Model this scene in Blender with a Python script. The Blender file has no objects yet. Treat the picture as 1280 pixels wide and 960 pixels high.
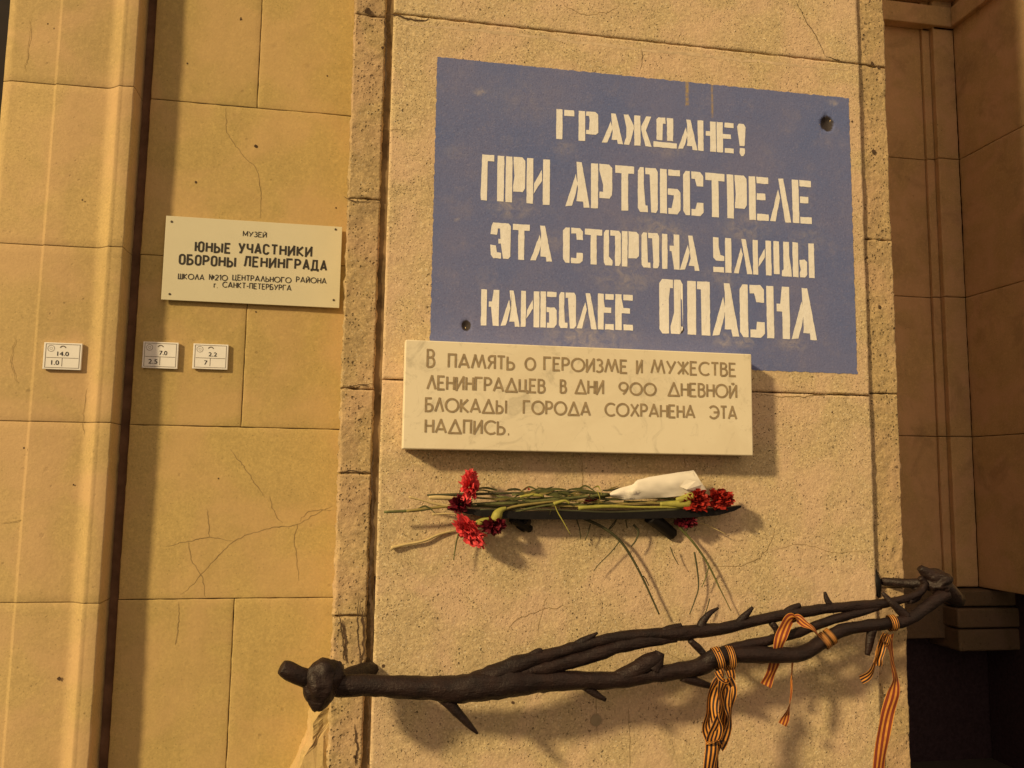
import bpy, bmesh, math, random
from mathutils import Vector, Matrix, noise
random.seed(7)
SC = bpy.context.scene
COL = SC.collection
# ------------------------------------------------------------------ camera
F = 1050.0; YAW = math.radians(9.964); PIT = math.radians(6.376); ROL = math.radians(.82)
CAM = Vector((0, -2.9, 1.62))
fw = Vector((math.sin(YAW)*math.cos(PIT), math.cos(YAW)*math.cos(PIT), math.sin(PIT)))
r0 = Vector((math.cos(YAW), -math.sin(YAW), 0)); u0 = r0.cross(fw)
rt = r0*math.cos(ROL) + u0*math.sin(ROL); up = -r0*math.sin(ROL) + u0*math.cos(ROL)
cd = bpy.data.cameras.new('camera'); cam = bpy.data.objects.new('camera', cd); COL.objects.link(cam)
cd.sensor_width = 36; cd.lens = F/1280*36; cd.clip_start = .05; cd.clip_end = 500
m = Matrix((( rt.x, up.x, -fw.x, CAM.x), (rt.y, up.y, -fw.y, CAM.y), (rt.z, up.z, -fw.z, CAM.z), (0, 0, 0, 1)))
cam.matrix_world = m
SC.camera = cam
# ------------------------------------------------------------------ night sky and street light
W = bpy.data.worlds.new('World'); SC.world = W; W.use_nodes = True
bg = W.node_tree.nodes['Background']
bg.inputs['Color'].default_value = (.385, .275, .175, 1); bg.inputs['Strength'].default_value = 1.5
SUN_DIR = Vector((.16, .1, -.088)).normalized()       # the way the light travels
sd = bpy.data.lights.new('street_light', 'SUN'); sd.energy = 3.6; sd.color = (1, .75, .37); sd.angle = math.radians(4.5)
sun = bpy.data.objects.new('street_light', sd); COL.objects.link(sun)
sun.rotation_euler = SUN_DIR.to_track_quat('-Z', 'Y').to_euler()
SC.view_settings.view_transform = 'Standard'; SC.view_settings.look = 'None'
SC.view_settings.exposure = 0; SC.view_settings.gamma = 1; SC.view_settings.use_curve_mapping = False

# ------------------------------------------------------------------ helpers
def P(px, py, Y=0.0):
    "point of the plane y=Y that the photograph shows at (px, py); used to take the measurements"
    d = fw*F + rt*(px-640) - up*(py-480)
    return CAM + d*((Y-CAM.y)/d.y)
def PX(px, Y=0.0, py=480): return P(px, py, Y).x
def PZ(px, py, Y=0.0): return P(px, py, Y).z
PIXM = 2.9/1050
def nz(x, y, z, s=1.0): return noise.noise(Vector((x*s, y*s, z*s)))
def fr(x, y, z, s=1.0, o=4): return noise.fractal(Vector((x*s, y*s, z*s)), 1.0, 2.0, o)

def tag(o, label=None, cat=None, group=None, kind=None):
    if label: o['label'] = label
    if cat: o['category'] = cat
    if group: o['group'] = group
    if kind: o['kind'] = kind
    return o
def empty(name, loc, label, cat, group=None):
    o = bpy.data.objects.new(name, None); COL.objects.link(o); o.location = loc; o.empty_display_size = .05
    return tag(o, label, cat, group)
def link(name, me, mat, parent=None, smooth=None):
    if mat and not me.materials: me.materials.append(mat)
    if smooth is not None:
        for p in me.polygons: p.use_smooth = smooth
    o = bpy.data.objects.new(name, me); COL.objects.link(o)
    if parent:
        o.parent = parent
        w = Matrix.Translation(parent.location)
        p = parent.parent
        while p: w = Matrix.Translation(p.location) @ w; p = p.parent
        o.location = -w.translation
    return o
def mesh(name, vs, fs, mat, parent=None, smooth=False):
    me = bpy.data.meshes.new(name); me.from_pydata([tuple(v) for v in vs], [], fs); me.update()
    bm = bmesh.new(); bm.from_mesh(me); bmesh.ops.recalc_face_normals(bm, faces=bm.faces); bm.to_mesh(me); bm.free()
    return link(name, me, mat, parent, smooth)
def box(name, x0, x1, y0, y1, z0, z1, mat, parent=None, bevel=.003):
    bm = bmesh.new()
    bmesh.ops.create_cube(bm, size=1, matrix=Matrix.Translation(((x0+x1)/2, (y0+y1)/2, (z0+z1)/2)) @ Matrix.Diagonal((x1-x0, y1-y0, z1-z0, 1)))
    if bevel: bmesh.ops.bevel(bm, geom=bm.edges[:], offset=bevel, segments=2 if bevel < .01 else 4, affect='EDGES', profile=.5)
    me = bpy.data.meshes.new(name); bm.to_mesh(me); bm.free()
    return link(name, me, mat, parent)
def stone(name, x0, x1, z0, z1, yf, yb, mat, parent, res=.02, er=.004, ew=.008, relief=None, rag=.0012, ragL=None, chL=0, chR=0):
    "block of stone: front face as a fine grid with worn rim, sides going back to yb"
    nx = max(2, int((x1-x0)/res)); nzz = max(2, int((z1-z0)/res))
    rl = rag if ragL is None else ragL
    us = [0, .4*ew/(x1-x0), ew/(x1-x0)] + [ (i/nx) for i in range(1, nx)] + [1-ew/(x1-x0), 1-.4*ew/(x1-x0), 1]
    ws = [0, .4*ew/(z1-z0), ew/(z1-z0)] + [ (i/nzz) for i in range(1, nzz)] + [1-ew/(z1-z0), 1-.4*ew/(z1-z0), 1]
    us.sort(); ws.sort(); A, B = len(us), len(ws); vs = []; fs = []; sm = []
    for j, w in enumerate(ws):
        for i, u in enumerate(us):
            x = x0+(x1-x0)*u; z = z0+(z1-z0)*w; y = yf
            dl, dr, db, dt = x-x0, x1-x, z-z0, z1-z
            d = min(dl, dr, db, dt)
            if relief: y += relief(x, z)
            q = max(0, 1-d/ew); y += er*q*q*(1+.9*nz(x, 3, z, 30))
            if chL:
                c = chL*(.55+.9*fr(x*.3, 9, z, 9)); 
                if c > 0 and dl < c: y += (c-dl)*1.4
            if chR:
                c = chR*(.55+.9*fr(x*.3, 5, z, 9))
                if c > 0 and dr < c: y += (c-dr)*1.1
            if i == 0: x += rl*(nz(1, x0, z, 26)+.6*nz(2, x0, z, 90))
            elif i == A-1: x += rag*(nz(3, x1, z, 26)+.6*nz(4, x1, z, 90))
            if j == 0: z += rag*nz(x, z0, 5, 30)
            elif j == B-1: z += rag*nz(x, z1, 6, 30)
            vs.append((x, y, z))
    for j in range(B-1):
        for i in range(A-1):
            a = j*A+i; fs.append((a, a+1, a+A+1, a+A)); sm.append(True)
    ring = [i for i in range(A)] + [j*A+A-1 for j in range(1, B)] + [(B-1)*A+i for i in range(A-2, -1, -1)] + [j*A for j in range(B-2, 0, -1)]
    n0 = len(vs); n = len(ring)
    for k in ring: vs.append((vs[k][0], yb, vs[k][2]))
    for k in range(n):
        a, b = ring[k], ring[(k+1) % n]; fs.append((b, a, n0+k, n0+(k+1) % n)); sm.append(False)
    me = bpy.data.meshes.new(name); me.from_pydata(vs, [], fs); me.update()
    me.polygons.foreach_set('use_smooth', sm)
    return link(name, me, mat, parent)
def catmull(pts, n):
    "pts: list of tuples of any length"
    out = []; L = len(pts)
    for i in range(L-1):
        p0, p1, p2, p3 = pts[max(i-1, 0)], pts[i], pts[i+1], pts[min(i+2, L-1)]
        for k in range(n):
            t = k/n; t2 = t*t; t3 = t2*t
            out.append(tuple(.5*((2*b)+(c-a)*t+(2*a-5*b+4*c-d)*t2+(-a+3*b-3*c+d)*t3) for a, b, c, d in zip(p0, p1, p2, p3)))
    out.append(tuple(pts[-1])); return out
def tube(pts, sides=10, sub=6, wob=0.0, cap=True, sx=1.0):
    "pts: (x,y,z,r) -> verts, faces"
    pp = catmull(pts, sub); vs = []; fs = []; n = len(pp)
    last = None
    for i, p in enumerate(pp):
        a = Vector(pp[max(i-1, 0)][:3]); b = Vector(pp[min(i+1, n-1)][:3]); t = (b-a).normalized()
        ref = last if last else (Vector((0, 0, 1)) if abs(t.z) < .9 else Vector((1, 0, 0)))
        s = t.cross(ref).normalized(); q = s.cross(t).normalized(); last = q
        for k in range(sides):
            an = 2*math.pi*k/sides
            r = p[3]*(1+wob*(fr(p[0]+math.cos(an)*.02, p[1]+math.sin(an)*.02, p[2], 22, 3)+.8*fr(p[0]*.6+math.cos(an)*.035, p[1]+math.sin(an)*.035, p[2]+7, 48, 3)))
            vs.append(Vector(p[:3]) + s*(math.cos(an)*r*sx) + q*(math.sin(an)*r))
    for i in range(n-1):
        for k in range(sides):
            fs.append((i*sides+k, i*sides+(k+1) % sides, (i+1)*sides+(k+1) % sides, (i+1)*sides+k))
    if cap:
        for base, pt in ((0, pp[0]), ((n-1)*sides, pp[-1])):
            c = len(vs); vs.append(Vector(pt[:3]))
            for k in range(sides): fs.append((base+k, base+(k+1) % sides, c))
    return vs, fs
def pxtube(pts, **kw):
    "pts: (px, py, Y, r_px)"
    out = []
    for px, py, Y, r in pts:
        p = P(px, py, Y); out.append((p.x, p.y, p.z, r*PIXM*(Y+2.9)/2.9*1.02))
    return tube(out, **kw)

# ------------------------------------------------------------------ materials
class N:
    def __init__(s, name):
        s.m = bpy.data.materials.new(name); s.m.use_nodes = True; s.t = s.m.node_tree
        s.b = s.t.nodes['Principled BSDF']; s.b.inputs['Roughness'].default_value = .85
        g = s.t.nodes.new('ShaderNodeNewGeometry'); s.pos = g.outputs['Position']
    def n(s, typ, **kw):
        x = s.t.nodes.new(typ)
        for k, v in kw.items():
            if hasattr(x, k) and not k[0].isupper(): setattr(x, k, v)
            else: s.put(x.inputs[k.replace('_', ' ')], v)
        return x
    def put(s, inp, v):
        if isinstance(v, bpy.types.NodeSocket): s.t.links.new(v, inp)
        else: inp.default_value = v if not (isinstance(v, tuple) and len(v) == 3 and inp.type == 'RGBA') else (*v, 1)
    def noise(s, scale, detail=3, rough=.55, vec=None, dist=0):
        x = s.n('ShaderNodeTexNoise'); s.put(x.inputs['Vector'], vec or s.pos)
        x.inputs['Scale'].default_value = scale; x.inputs['Detail'].default_value = detail; x.inputs['Roughness'].default_value = rough
        x.inputs['Distortion'].default_value = dist
        return x.outputs['Fac']
    def vor(s, scale, vec=None, out='Distance', rnd=1):
        x = s.n('ShaderNodeTexVoronoi'); s.put(x.inputs['Vector'], vec or s.pos); x.inputs['Scale'].default_value = scale
        x.inputs['Randomness'].default_value = rnd
        return x.outputs[out]
    def ramp(s, fac, a, b, va=0.0, vb=1.0):
        x = s.n('ShaderNodeMapRange'); x.clamp = True
        s.put(x.inputs['Value'], fac)
        for k, v in (('From Min', a), ('From Max', b), ('To Min', va), ('To Max', vb)): x.inputs[k].default_value = v
        return x.outputs['Result']
    def math(s, op, a, b=0.0):
        x = s.n('ShaderNodeMath'); x.operation = op; s.put(x.inputs[0], a); s.put(x.inputs[1], b); return x.outputs[0]
    def mix(s, f, a, b, bt='MIX'):
        x = s.n('ShaderNodeMix'); x.data_type = 'RGBA'; x.blend_type = bt
        s.put(x.inputs[0], f); s.put(x.inputs[6], a); s.put(x.inputs[7], b); return x.outputs[2]
    def color(s, c): s.put(s.b.inputs['Base Color'], c)
    def bump(s, h, strength=.5, dist=.002):
        x = s.n('ShaderNodeBump'); x.inputs['Strength'].default_value = strength; x.inputs['Distance'].default_value = dist
        s.put(x.inputs['Height'], h); s.put(s.b.inputs['Normal'], x.outputs['Normal'])
def stone_mat(name, base, stain, grain=.25, pits=.0, glint=.0, bump=.5, blotch=.3, pitsize=38, big=0.0):
    M = N(name)
    dark = tuple(c*.62 for c in base)
    c = M.mix(M.ramp(M.noise(2.2, 5, .6), .38, .68, 0, blotch), base, stain)
    c = M.mix(M.ramp(M.noise(9, 4, .6), .45, .75, 0, blotch*.8), c, dark)
    g = M.noise(135, 3, .75)
    oi = M.n('ShaderNodeObjectInfo')
    c = M.mix(M.ramp(oi.outputs['Random'], 0, 1, 0, .42), c, dark)
    mp = M.n('ShaderNodeMapping'); M.put(mp.inputs['Vector'], M.pos); mp.inputs['Scale'].default_value = (9, 9, .9)
    c = M.mix(M.ramp(M.noise(1.6, 5, .65, vec=mp.outputs[0]), .52, .78, 0, .4), c, tuple(x*.66 for x in base))
    sv = M.vor(95); ss = M.n('ShaderNodeTexVoronoi'); M.put(ss.inputs['Vector'], M.pos); ss.inputs['Scale'].default_value = 95; sq = M.n('ShaderNodeSeparateColor'); M.put(sq.inputs[0], ss.outputs['Color'])
    c = M.mix(M.math('MULTIPLY', M.ramp(sv, .12, .3, .75, 0), M.ramp(sq.outputs[2], .78, .9)), c, tuple(x*.42 for x in base))
    c = M.mix(M.ramp(g, .34, .66, grain*1.5, 0), c, dark)
    c = M.mix(M.ramp(M.noise(70, 3, .6), .5, .75, 0, grain*.7), c, tuple(min(1, x*1.3) for x in base))
    if glint:
        gc = M.n('ShaderNodeTexVoronoi'); M.put(gc.inputs['Vector'], M.pos); gc.inputs['Scale'].default_value = 170
        sp_ = M.n('ShaderNodeSeparateColor'); M.put(sp_.inputs[0], gc.outputs['Color'])
        c = M.mix(M.ramp(sp_.outputs[0], .55, 1, 0, .42), c, tuple(min(.95, x*1.32) for x in base)); c = M.mix(M.ramp(sp_.outputs[1], .6, 1, 0, .5), c, tuple(x*.55 for x in base))
    h = M.math('MULTIPLY', g, .8)
    h = M.math('ADD', h, M.math('MULTIPLY', M.noise(55, 4, .6), 1.2))
    h = M.math('ADD', h, M.math('MULTIPLY', M.noise(12, 3, .5), 1.6))
    if glint:
        v = M.vor(125); lit = M.math('MULTIPLY', M.ramp(v, .15, .34, 1, 0), M.ramp(M.noise(60, 1), .5, .62))
        c = M.mix(M.math('MULTIPLY', lit, glint), c, (1, .95, .8))
    if pits:
        wob = M.n('ShaderNodeVectorMath'); wob.operation = 'ADD'; s_ = M.n('ShaderNodeVectorMath'); s_.operation = 'SCALE'
        nn = M.n('ShaderNodeTexNoise'); M.put(nn.inputs['Vector'], M.pos); nn.inputs['Scale'].default_value = 120
        M.put(s_.inputs[0], nn.outputs['Color']); s_.inputs['Scale'].default_value = .009
        M.put(wob.inputs[0], M.pos); M.put(wob.inputs[1], s_.outputs[0])
        for sc_, th, msk in ((pitsize*2.6, .22, .50), (pitsize, .17, .56)):
            v = M.vor(sc_, wob.outputs[0]); k = M.n('ShaderNodeTexVoronoi'); M.put(k.inputs['Vector'], wob.outputs[0]); k.inputs['Scale'].default_value = sc_
            sep = M.n('ShaderNodeSeparateColor'); M.put(sep.inputs[0], k.outputs['Color'])
            some = M.math('MULTIPLY', M.ramp(sep.outputs[0], 1-pits, 1-pits+.1), M.ramp(M.noise(7, 3), msk-.12, msk))
            pit = M.math('MULTIPLY', M.ramp(v, th*.55, th*1.5, 1, 0), some)
            c = M.mix(M.math('MULTIPLY', pit, .68), c, (.10, .065, .04)); h = M.math('SUBTRACT', h, M.math('MULTIPLY', pit, 3.0))
    c = M.mix(M.ramp(M.noise(4.5, 3, .5, dist=.5), .42, .62, 0, .5), c, (base[0]*1.0, base[1]*.90, base[2]*1.12))
    if big:
        c = M.mix(M.math('MULTIPLY', M.ramp(M.noise(3.3, 6, .7, dist=.6), .53, .7), big), c, (.17, .12, .08))
    M.color(c); M.bump(h, bump, .0022); M.b.inputs['Roughness'].default_value = .88
    M.b.inputs['Specular IOR Level'].default_value = .3
    return M.m
def plain(name, c, rough=.7, var=.15, sc=40, metal=0, bump=0, spec=.4):
    M = N(name); M.color(M.mix(M.ramp(M.noise(sc, 4, .6), .3, .7, 0, 1), c, tuple(x*(1-var) for x in c)))
    M.b.inputs['Roughness'].default_value = rough; M.b.inputs['Metallic'].default_value = metal; M.b.inputs['Specular IOR Level'].default_value = spec
    if bump: M.bump(M.noise(sc*2, 4, .6), bump, .002)
    return M.m

M_WALL = stone_mat('limestone_wall', (.61, .455, .185), (.52, .375, .18), .40, pits=.05, bump=.30, blotch=.45, pitsize=16)
M_PIL = stone_mat('limestone_pilaster', (.645, .475, .22), (.57, .405, .225), .40, pits=.06, bump=.35, blotch=.5, pitsize=26)
M_PIER = stone_mat('granular_stone', (.76, .59, .35), (.65, .485, .29), .6, pits=.30, glint=.5, bump=.95, blotch=.7, pitsize=66)
M_STRIP = stone_mat('pitted_stone', (.60, .445, .235), (.46, .33, .18), .5, pits=.5, glint=.25, bump=1.0, blotch=.75, pitsize=36, big=.45)
M_REC = stone_mat('shaded_limestone', (.66, .475, .26), (.50, .34, .20), .4, pits=.10, bump=.6, blotch=.8, pitsize=40, big=.4)
M_BASE = stone_mat('dark_base_stone', (.17, .125, .08), (.10, .07, .05), .4, pits=.2, bump=.8, blotch=.8, pitsize=30)  # base stone in a darker tone than the recess blocks
M_JOINT = plain('weathered_joint', (.42, .30, .15), .95, .6, 14, spec=.1)
M_SIDESHADE = plain('pilaster_side_shade', (.26, .15, .10), .95, .5, 12, spec=.1)  # shade of the pilaster's side face, put into the colour
M_MORT = plain('joint_dirt', (.09, .062, .042), .95, .5, 20, spec=.1)
M_MORTL = plain('pale_mortar', (.80, .62, .42), .95, .4, 30, spec=.1)
M_GROOVE = plain('groove_dirt', (.34, .24, .14), .95, .7, 9, spec=.1)
M_CRACK = plain('crack_dirt', (.40, .285, .145), .95, .4, 30, spec=.1)
M_CRACKD = plain('dark_crack_dirt', (.13, .085, .055), .95, .5, 30, spec=.1)
M_VOID = plain('unlit_void_dark', (.06, .04, .055), .6, .5, 60, spec=.12, bump=.2)  # near-black colour standing in for the unlit opening's darkness
M_DARK = plain('unlit_window_dark', (.02, .012, .012), .6, .3, 20, spec=.2)  # darkness of the unlit recess put into the colour
M_IRON = None
def iron():
    M = N('patinated_bronze')
    c = M.mix(M.ramp(M.noise(14, 5, .65), .35, .7), (.026, .012, .011), (.010, .006, .007))
    c = M.mix(M.ramp(M.noise(60, 3, .6), .6, .8, 0, .5), c, (.06, .032, .022))
    M.color(c); M.b.inputs['Roughness'].default_value = .5; M.b.inputs['Specular IOR Level'].default_value = .45; M.b.inputs['Metallic'].default_value = .2
    mp = M.n('ShaderNodeMapping'); M.put(mp.inputs['Vector'], M.pos); mp.inputs['Scale'].default_value = (9, 45, 45)
    h = M.math('ADD', M.noise(1.0, 4, .6, vec=mp.outputs[0]), M.math('MULTIPLY', M.noise(120, 3, .7), .45)); M.bump(h, .95, .006)
    return M.m
M_IRON = iron()
M_BLACK = plain('black_iron', (.009, .007, .008), .6, .5, 50, spec=.3, bump=.4)

def paint_blue():
    M = N('faded_blue_paint')
    a = M.n('ShaderNodeAttribute'); a.attribute_name = 'wear_shade'; wr = a.outputs['Fac']
    c = M.mix(M.ramp(M.noise(2.6, 5, .6), .35, .7), (.135, .18, .42), (.19, .205, .40))
    c = M.mix(M.ramp(M.noise(150, 3, .75), .5, .7, 0, .5), c, (.09, .10, .24)); c = M.mix(M.ramp(M.noise(130, 3, .75), .55, .72, 0, .4), c, (.36, .33, .52))
    c = M.mix(M.ramp(M.noise(11, 6, .75), .52, .80, 0, .38), c, (.36, .33, .43))
    a2 = M.n('ShaderNodeAttribute'); a2.attribute_name = 'scuff'
    sc_ = M.math('MULTIPLY', a2.outputs['Fac'], M.ramp(M.noise(28, 5, .7, dist=.8), .40, .72))
    c = M.mix(M.math('MULTIPLY', sc_, .8), c, (.50, .45, .46))
    w2 = M.ramp(M.math('ADD', wr, M.math('MULTIPLY', M.math('SUBTRACT', M.noise(45, 4, .7), .5), .55)), .42, .58)
    c = M.mix(w2, c, (.04, .032, .034))  # chipped holes: stain and the shade inside them, both in this colour
    a3 = M.n('ShaderNodeAttribute'); a3.attribute_name = 'drip'
    c = M.mix(M.math('MULTIPLY', a3.outputs['Fac'], M.ramp(M.noise(60, 3), .25, .6)), c, (.46, .33, .12))
    M.color(c); M.b.inputs['Roughness'].default_value = .72; M.b.inputs['Specular IOR Level'].default_value = .3
    M.bump(M.math('ADD', M.noise(230, 2, .7), M.math('MULTIPLY', M.noise(55, 4, .6), 1.2)), .45, .002)
    return M.m
def paint_white():
    M = N('stencil_white_paint')
    c = M.mix(M.ramp(M.noise(40, 4, .6), .35, .75), (.93, .92, .93), (.84, .82, .80))
    c = M.mix(M.ramp(M.noise(170, 3, .75), .62, .78, 0, .75), c, (.24, .24, .45))
    M.color(c); M.b.inputs['Roughness'].default_value = .8
    M.bump(M.math('ADD', M.noise(230, 2, .7), M.math('MULTIPLY', M.noise(55, 4, .6), 1.2)), .35, .002)
    return M.m
M_BLUE = paint_blue(); M_WHITE = paint_white()
def marble():
    M = N('cream_marble')
    c = M.mix(M.ramp(M.noise(3.5, 6, .6, dist=1.2), .42, .72), (.86, .775, .60), (.79, .70, .53))
    c = M.mix(M.ramp(M.noise(9, 6, .7, dist=1.5), .56, .72, 0, .6), c, (.45, .40, .30))
    c = M.mix(M.ramp(M.noise(26, 4, .7), .64, .76, 0, .35), c, (.50, .38, .28))
    M.color(c); M.b.inputs['Roughness'].default_value = .6; M.bump(M.noise(60, 3), .12, .001); return M.m
M_MARB = marble()
M_ENGR = plain('worn_gilt_lettering', (.42, .32, .20), .8, .35, 60)
M_PLATE = plain('cream_enamel_plate', (.70, .66, .50), .45, .05, 8, spec=.35)
M_PRINT = plain('black_print', (.035, .03, .028), .6, .2, 80)
M_TAG = plain('pale_tag_plastic', (.90, .89, .90), .5, .06, 20)
M_TAGP = plain('grey_brown_print', (.17, .13, .10), .7, .3, 80)
M_SCREW = plain('screw_metal', (.12, .10, .08), .5, .3, 80, metal=.5)
M_RED = plain('red_petal', (.88, .085, .10), .6, .35, 120, spec=.25)
M_RED2 = plain('orange_red_petal', (.46, .03, .02), .6, .5, 120, spec=.25)
M_CRIM = plain('dark_crimson_petal', (.16, .008, .022), .65, .5, 120, spec=.2)
M_CALYX = plain('green_calyx', (.40, .38, .08), .6, .3, 80)
M_STEM = plain('green_stem', (.16, .17, .06), .6, .55, 25)
M_STEMD = plain('drying_stem', (.34, .27, .09), .7, .4, 25)
M_STRAW = plain('pale_dry_stem', (.66, .52, .26), .8, .25, 40)
M_DSTEM = plain('dark_drooping_stem', (.075, .075, .035), .7, .4, 30)
M_PAPER = plain('white_wrapping_paper', (.84, .78, .70), .75, .08, 12, bump=.2)
def ribbon_mat(name, k=0.0):
    M = N(name)
    uv = M.n('ShaderNodeUVMap'); sp = M.n('ShaderNodeSeparateXYZ'); M.put(sp.inputs[0], uv.outputs[0])
    u = sp.outputs[0]
    # seven bands: three broad black stripes on orange, thin orange rims
    v_ = M.math('ABSOLUTE', M.math('SUBTRACT', u, .5))
    blk = M.math('MAXIMUM', M.ramp(v_, .085, .105, 1, 0), M.math('MULTIPLY', M.ramp(v_, .235, .255), M.ramp(v_, .435, .455, 1, 0)))
    org = M.mix(M.ramp(M.noise(60, 3), .3, .7), (.80, .36, .06), (.60, .24, .045))
    c = M.mix(blk, org, (.025+.26*k, .012+.04*k, .014+.012*k))
    M.color(c); M.b.inputs['Roughness'].default_value = .55; M.b.inputs['Specular IOR Level'].default_value = .4
    return M.m
M_RIB = ribbon_mat('striped_ribbon'); M_RIBF = ribbon_mat('faded_striped_ribbon', .75)

# ------------------------------------------------------------------ ground
mesh('pavement', [(-40, -12, 0), (40, -12, 0), (40, 6, 0), (-40, 6, 0)], [(0, 1, 2, 3)], plain('asphalt_pavement', (.07, .065, .06), .9, .3, 30, bump=.3))['kind'] = 'structure'
mesh('road', [(-200, -200, -.12), (200, -200, -.12), (200, -12, -.12), (-200, -12, -.12)], [(0, 1, 2, 3)], plain('asphalt', (.05, .048, .045), .9, .3, 30))['kind'] = 'structure'
box('kerb', -40, 40, -12.15, -12.001, -.12, .004, plain('granite_kerb', (.25, .23, .21), .8, .3, 60), None, .01)['kind'] = 'structure'

# ------------------------------------------------------------------ levels
YW = .22                                             # face of the recessed wall left of the pier
ZJ = [PZ(300, y, YW) for y in (133, 325, 534, 748)]  # its bed joints, from the top down
cz = (ZJ[0]-ZJ[3])/3
rows = [ZJ[0]+5*cz, ZJ[0]+4*cz, ZJ[0]+3*cz, ZJ[0]+2*cz, ZJ[0]+cz] + ZJ + [ZJ[3]-cz, ZJ[3]-2*cz, 0.0]
print('joints', [round(z, 3) for z in rows], 'course', cz)
G = .0013                                            # half a joint

# ------------------------------------------------------------------ recessed wall with the museum plate
XP_R = PX(143, .132)                                  # right edge of the pilaster
XPIER_L = PX(426, .03)
wall = empty('recessed_wall', (0, YW, 0), 'yellow limestone wall of large smooth blocks between the left pilaster and the pier', 'wall')
XL = PX(165, YW); XR = XPIER_L + .18
vj = {0: [310], 2: [290], 4: [325], 6: [305], 8: [288], 10: [300]}
hole = [(320, 183, .009), (245, 228, .006), (301, 24, .006), (234, 79, .004), (409, 95, .004), (320, 390, .004), (420, 260, .004), (273, 598, .004), (301, 22, .003)]
holes = [(P(a, b, YW).x, P(a, b, YW).z, r) for a, b, r in hole]
def wall_rel(x, z):
    y = .0035*fr(x, 1, z, 2.2, 3) + .0009*fr(x, 2, z, 14, 2)
    return y
for i in range(len(rows)-1):
    zt, zb = rows[i], rows[i+1]
    cuts = [XL] + [PX(v, YW, {4: 60, 6: 460, 8: 850, 10: 900}.get(i, 480)) for v in vj.get(i, [])] + [XR]
    for a, b in zip(cuts, cuts[1:]):
        dy = random.uniform(-.0004, .0004)
        stone('stone_block', a+G, b-G, zb+G, zt-G, YW+dy, YW+.11, M_WALL, wall, res=.022, er=.0016, ew=.004, relief=wall_rel, rag=.0016)
box('joint_fill', XL+.0, XR, YW+.0045, YW+.12, .0, rows[0], M_MORT, wall, 0)
box('side_shade_strip', XP_R-.05, XL+.001, YW+.024, YW+.14, .001, rows[0], M_SIDESHADE, wall, 0)  # dark strip added in place of the pilaster's shaded side
def pit(px, py, Y, r, parent, mat=M_CRACKD, rel=None):
    "small hole: an irregular dark dimple with a raised rim"
    c = P(px, py, Y); n = 10; vs = []; fs = []
    for ring, (rr, dy) in enumerate(((1.0, -.0011), (.62, -.0014), (.25, -.0012))):
        for k in range(n):
            a = 2*math.pi*k/n; q = r*rr*(1+.45*nz(c.x*9+k, ring*.3, c.z*9, 1.7))
            xx, zz = c.x+math.cos(a)*q, c.z+math.sin(a)*q*1.1; vs.append((xx, c.y+dy+.0002+(rel(xx, zz) if rel else 0), zz))
    for ring in range(2):
        for k in range(n): fs.append((ring*n+k, ring*n+(k+1) % n, (ring+1)*n+(k+1) % n, (ring+1)*n+k))
    fs.append(tuple(range(2*n, 3*n)))
    return mesh('pit', vs, fs, mat, parent)
for a, b, r in hole: pit(a, b, YW-.0002, r*.75, wall, rel=wall_rel)
def crack(pts, Y, parent, w=.0016, mat=None, jit=.006, off=.0, rel=None):
    "hairline crack laid as a ragged strip in the face of the stone"
    pp = catmull([tuple(P(a, b, Y)) for a, b in pts], 14); vs = []; fs = []
    n = len(pp)
    for i, p in enumerate(pp):
        a = Vector(pp[max(0, i-1)]); b = Vector(pp[min(n-1, i+1)]); t = (b-a); t.y = 0
        if t.length < 1e-6: t = Vector((1, 0, 0))
        t.normalize(); s = Vector((-t.z, 0, t.x))
        j = jit*fr(p[0], 7, p[2], 38, 4)
        ww = w*(.35+.9*abs(fr(p[0], 3, p[2], 40, 2)) + .5)*min(1, .25+3*min(i, n-1-i)/n)
        q = Vector(p) + s*j; q.y = Y-off
        for e in (q+s*ww*.5, q-s*ww*.5):
            if rel: e.y += rel(e.x, e.z)
            vs.append(e)
    for i in range(n-1): fs.append((2*i, 2*i+1, 2*i+3, 2*i+2))
    return mesh('crack', vs, fs, mat or M_CRACK, parent)
for c in ([(283, 134), (284, 165), (300, 190), (322, 215), (326, 250), (325, 272)],
          [(226, 744), (250, 720), (292, 677), (330, 662), (372, 655), (395, 643), (416, 632)],
          [(292, 677), (262, 672), (235, 676), (208, 683)], [(235, 676), (240, 700), (252, 722), (256, 746)],
          [(372, 655), (368, 680), (374, 726)], [(337, 620), (343, 640), (353, 654)], [(262, 672), (260, 650), (258, 636)],
          [(224, 752), (222, 790), (218, 806)], [(375, 652), (385, 640), (414, 638)], [(285, 560), (310, 590), (330, 622)]):
    crack(c, YW-.0009, wall, .0021, rel=wall_rel)

# ------------------------------------------------------------------ pilaster on the left
pil = empty('pilaster', (P(60, 480, .14).x, .14, 0), 'moulded yellow stone pilaster at the left edge with the 14.0 tag', 'pilaster')
F1, F2, FO = .172, .165, .132
x_edge = XP_R
x_left = P(22, 0, F1).x
prof = [  # (x, y) from left to right
    (x_left-.10, YW+.16), (x_left-.035, F1+.045), (x_left-.028, F1+.012), (x_left-.004, F1+.002), (x_left+.004, F1)]
xl1 = PX(41, F1)
prof += [(xl1-.008, F1), (xl1-.003, F1-.001), (xl1+.003, F2+.0004), (xl1+.006, F2)]
xr0, xr1 = PX(108, F2), PX(125, FO)
prof += [((xl1+xr0)/2, F2+.001), (xr0-.012, F2)]
for k in range(9):
    t = k/8; prof.append((xr0-.006+(xr1-xr0+.002)*t, F2-(F2-FO)*(1-math.cos(math.pi*t*.5))*1.08 if t < .75 else F2-(F2-FO)*(.66+ (t-.75)*1.36)))
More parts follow.
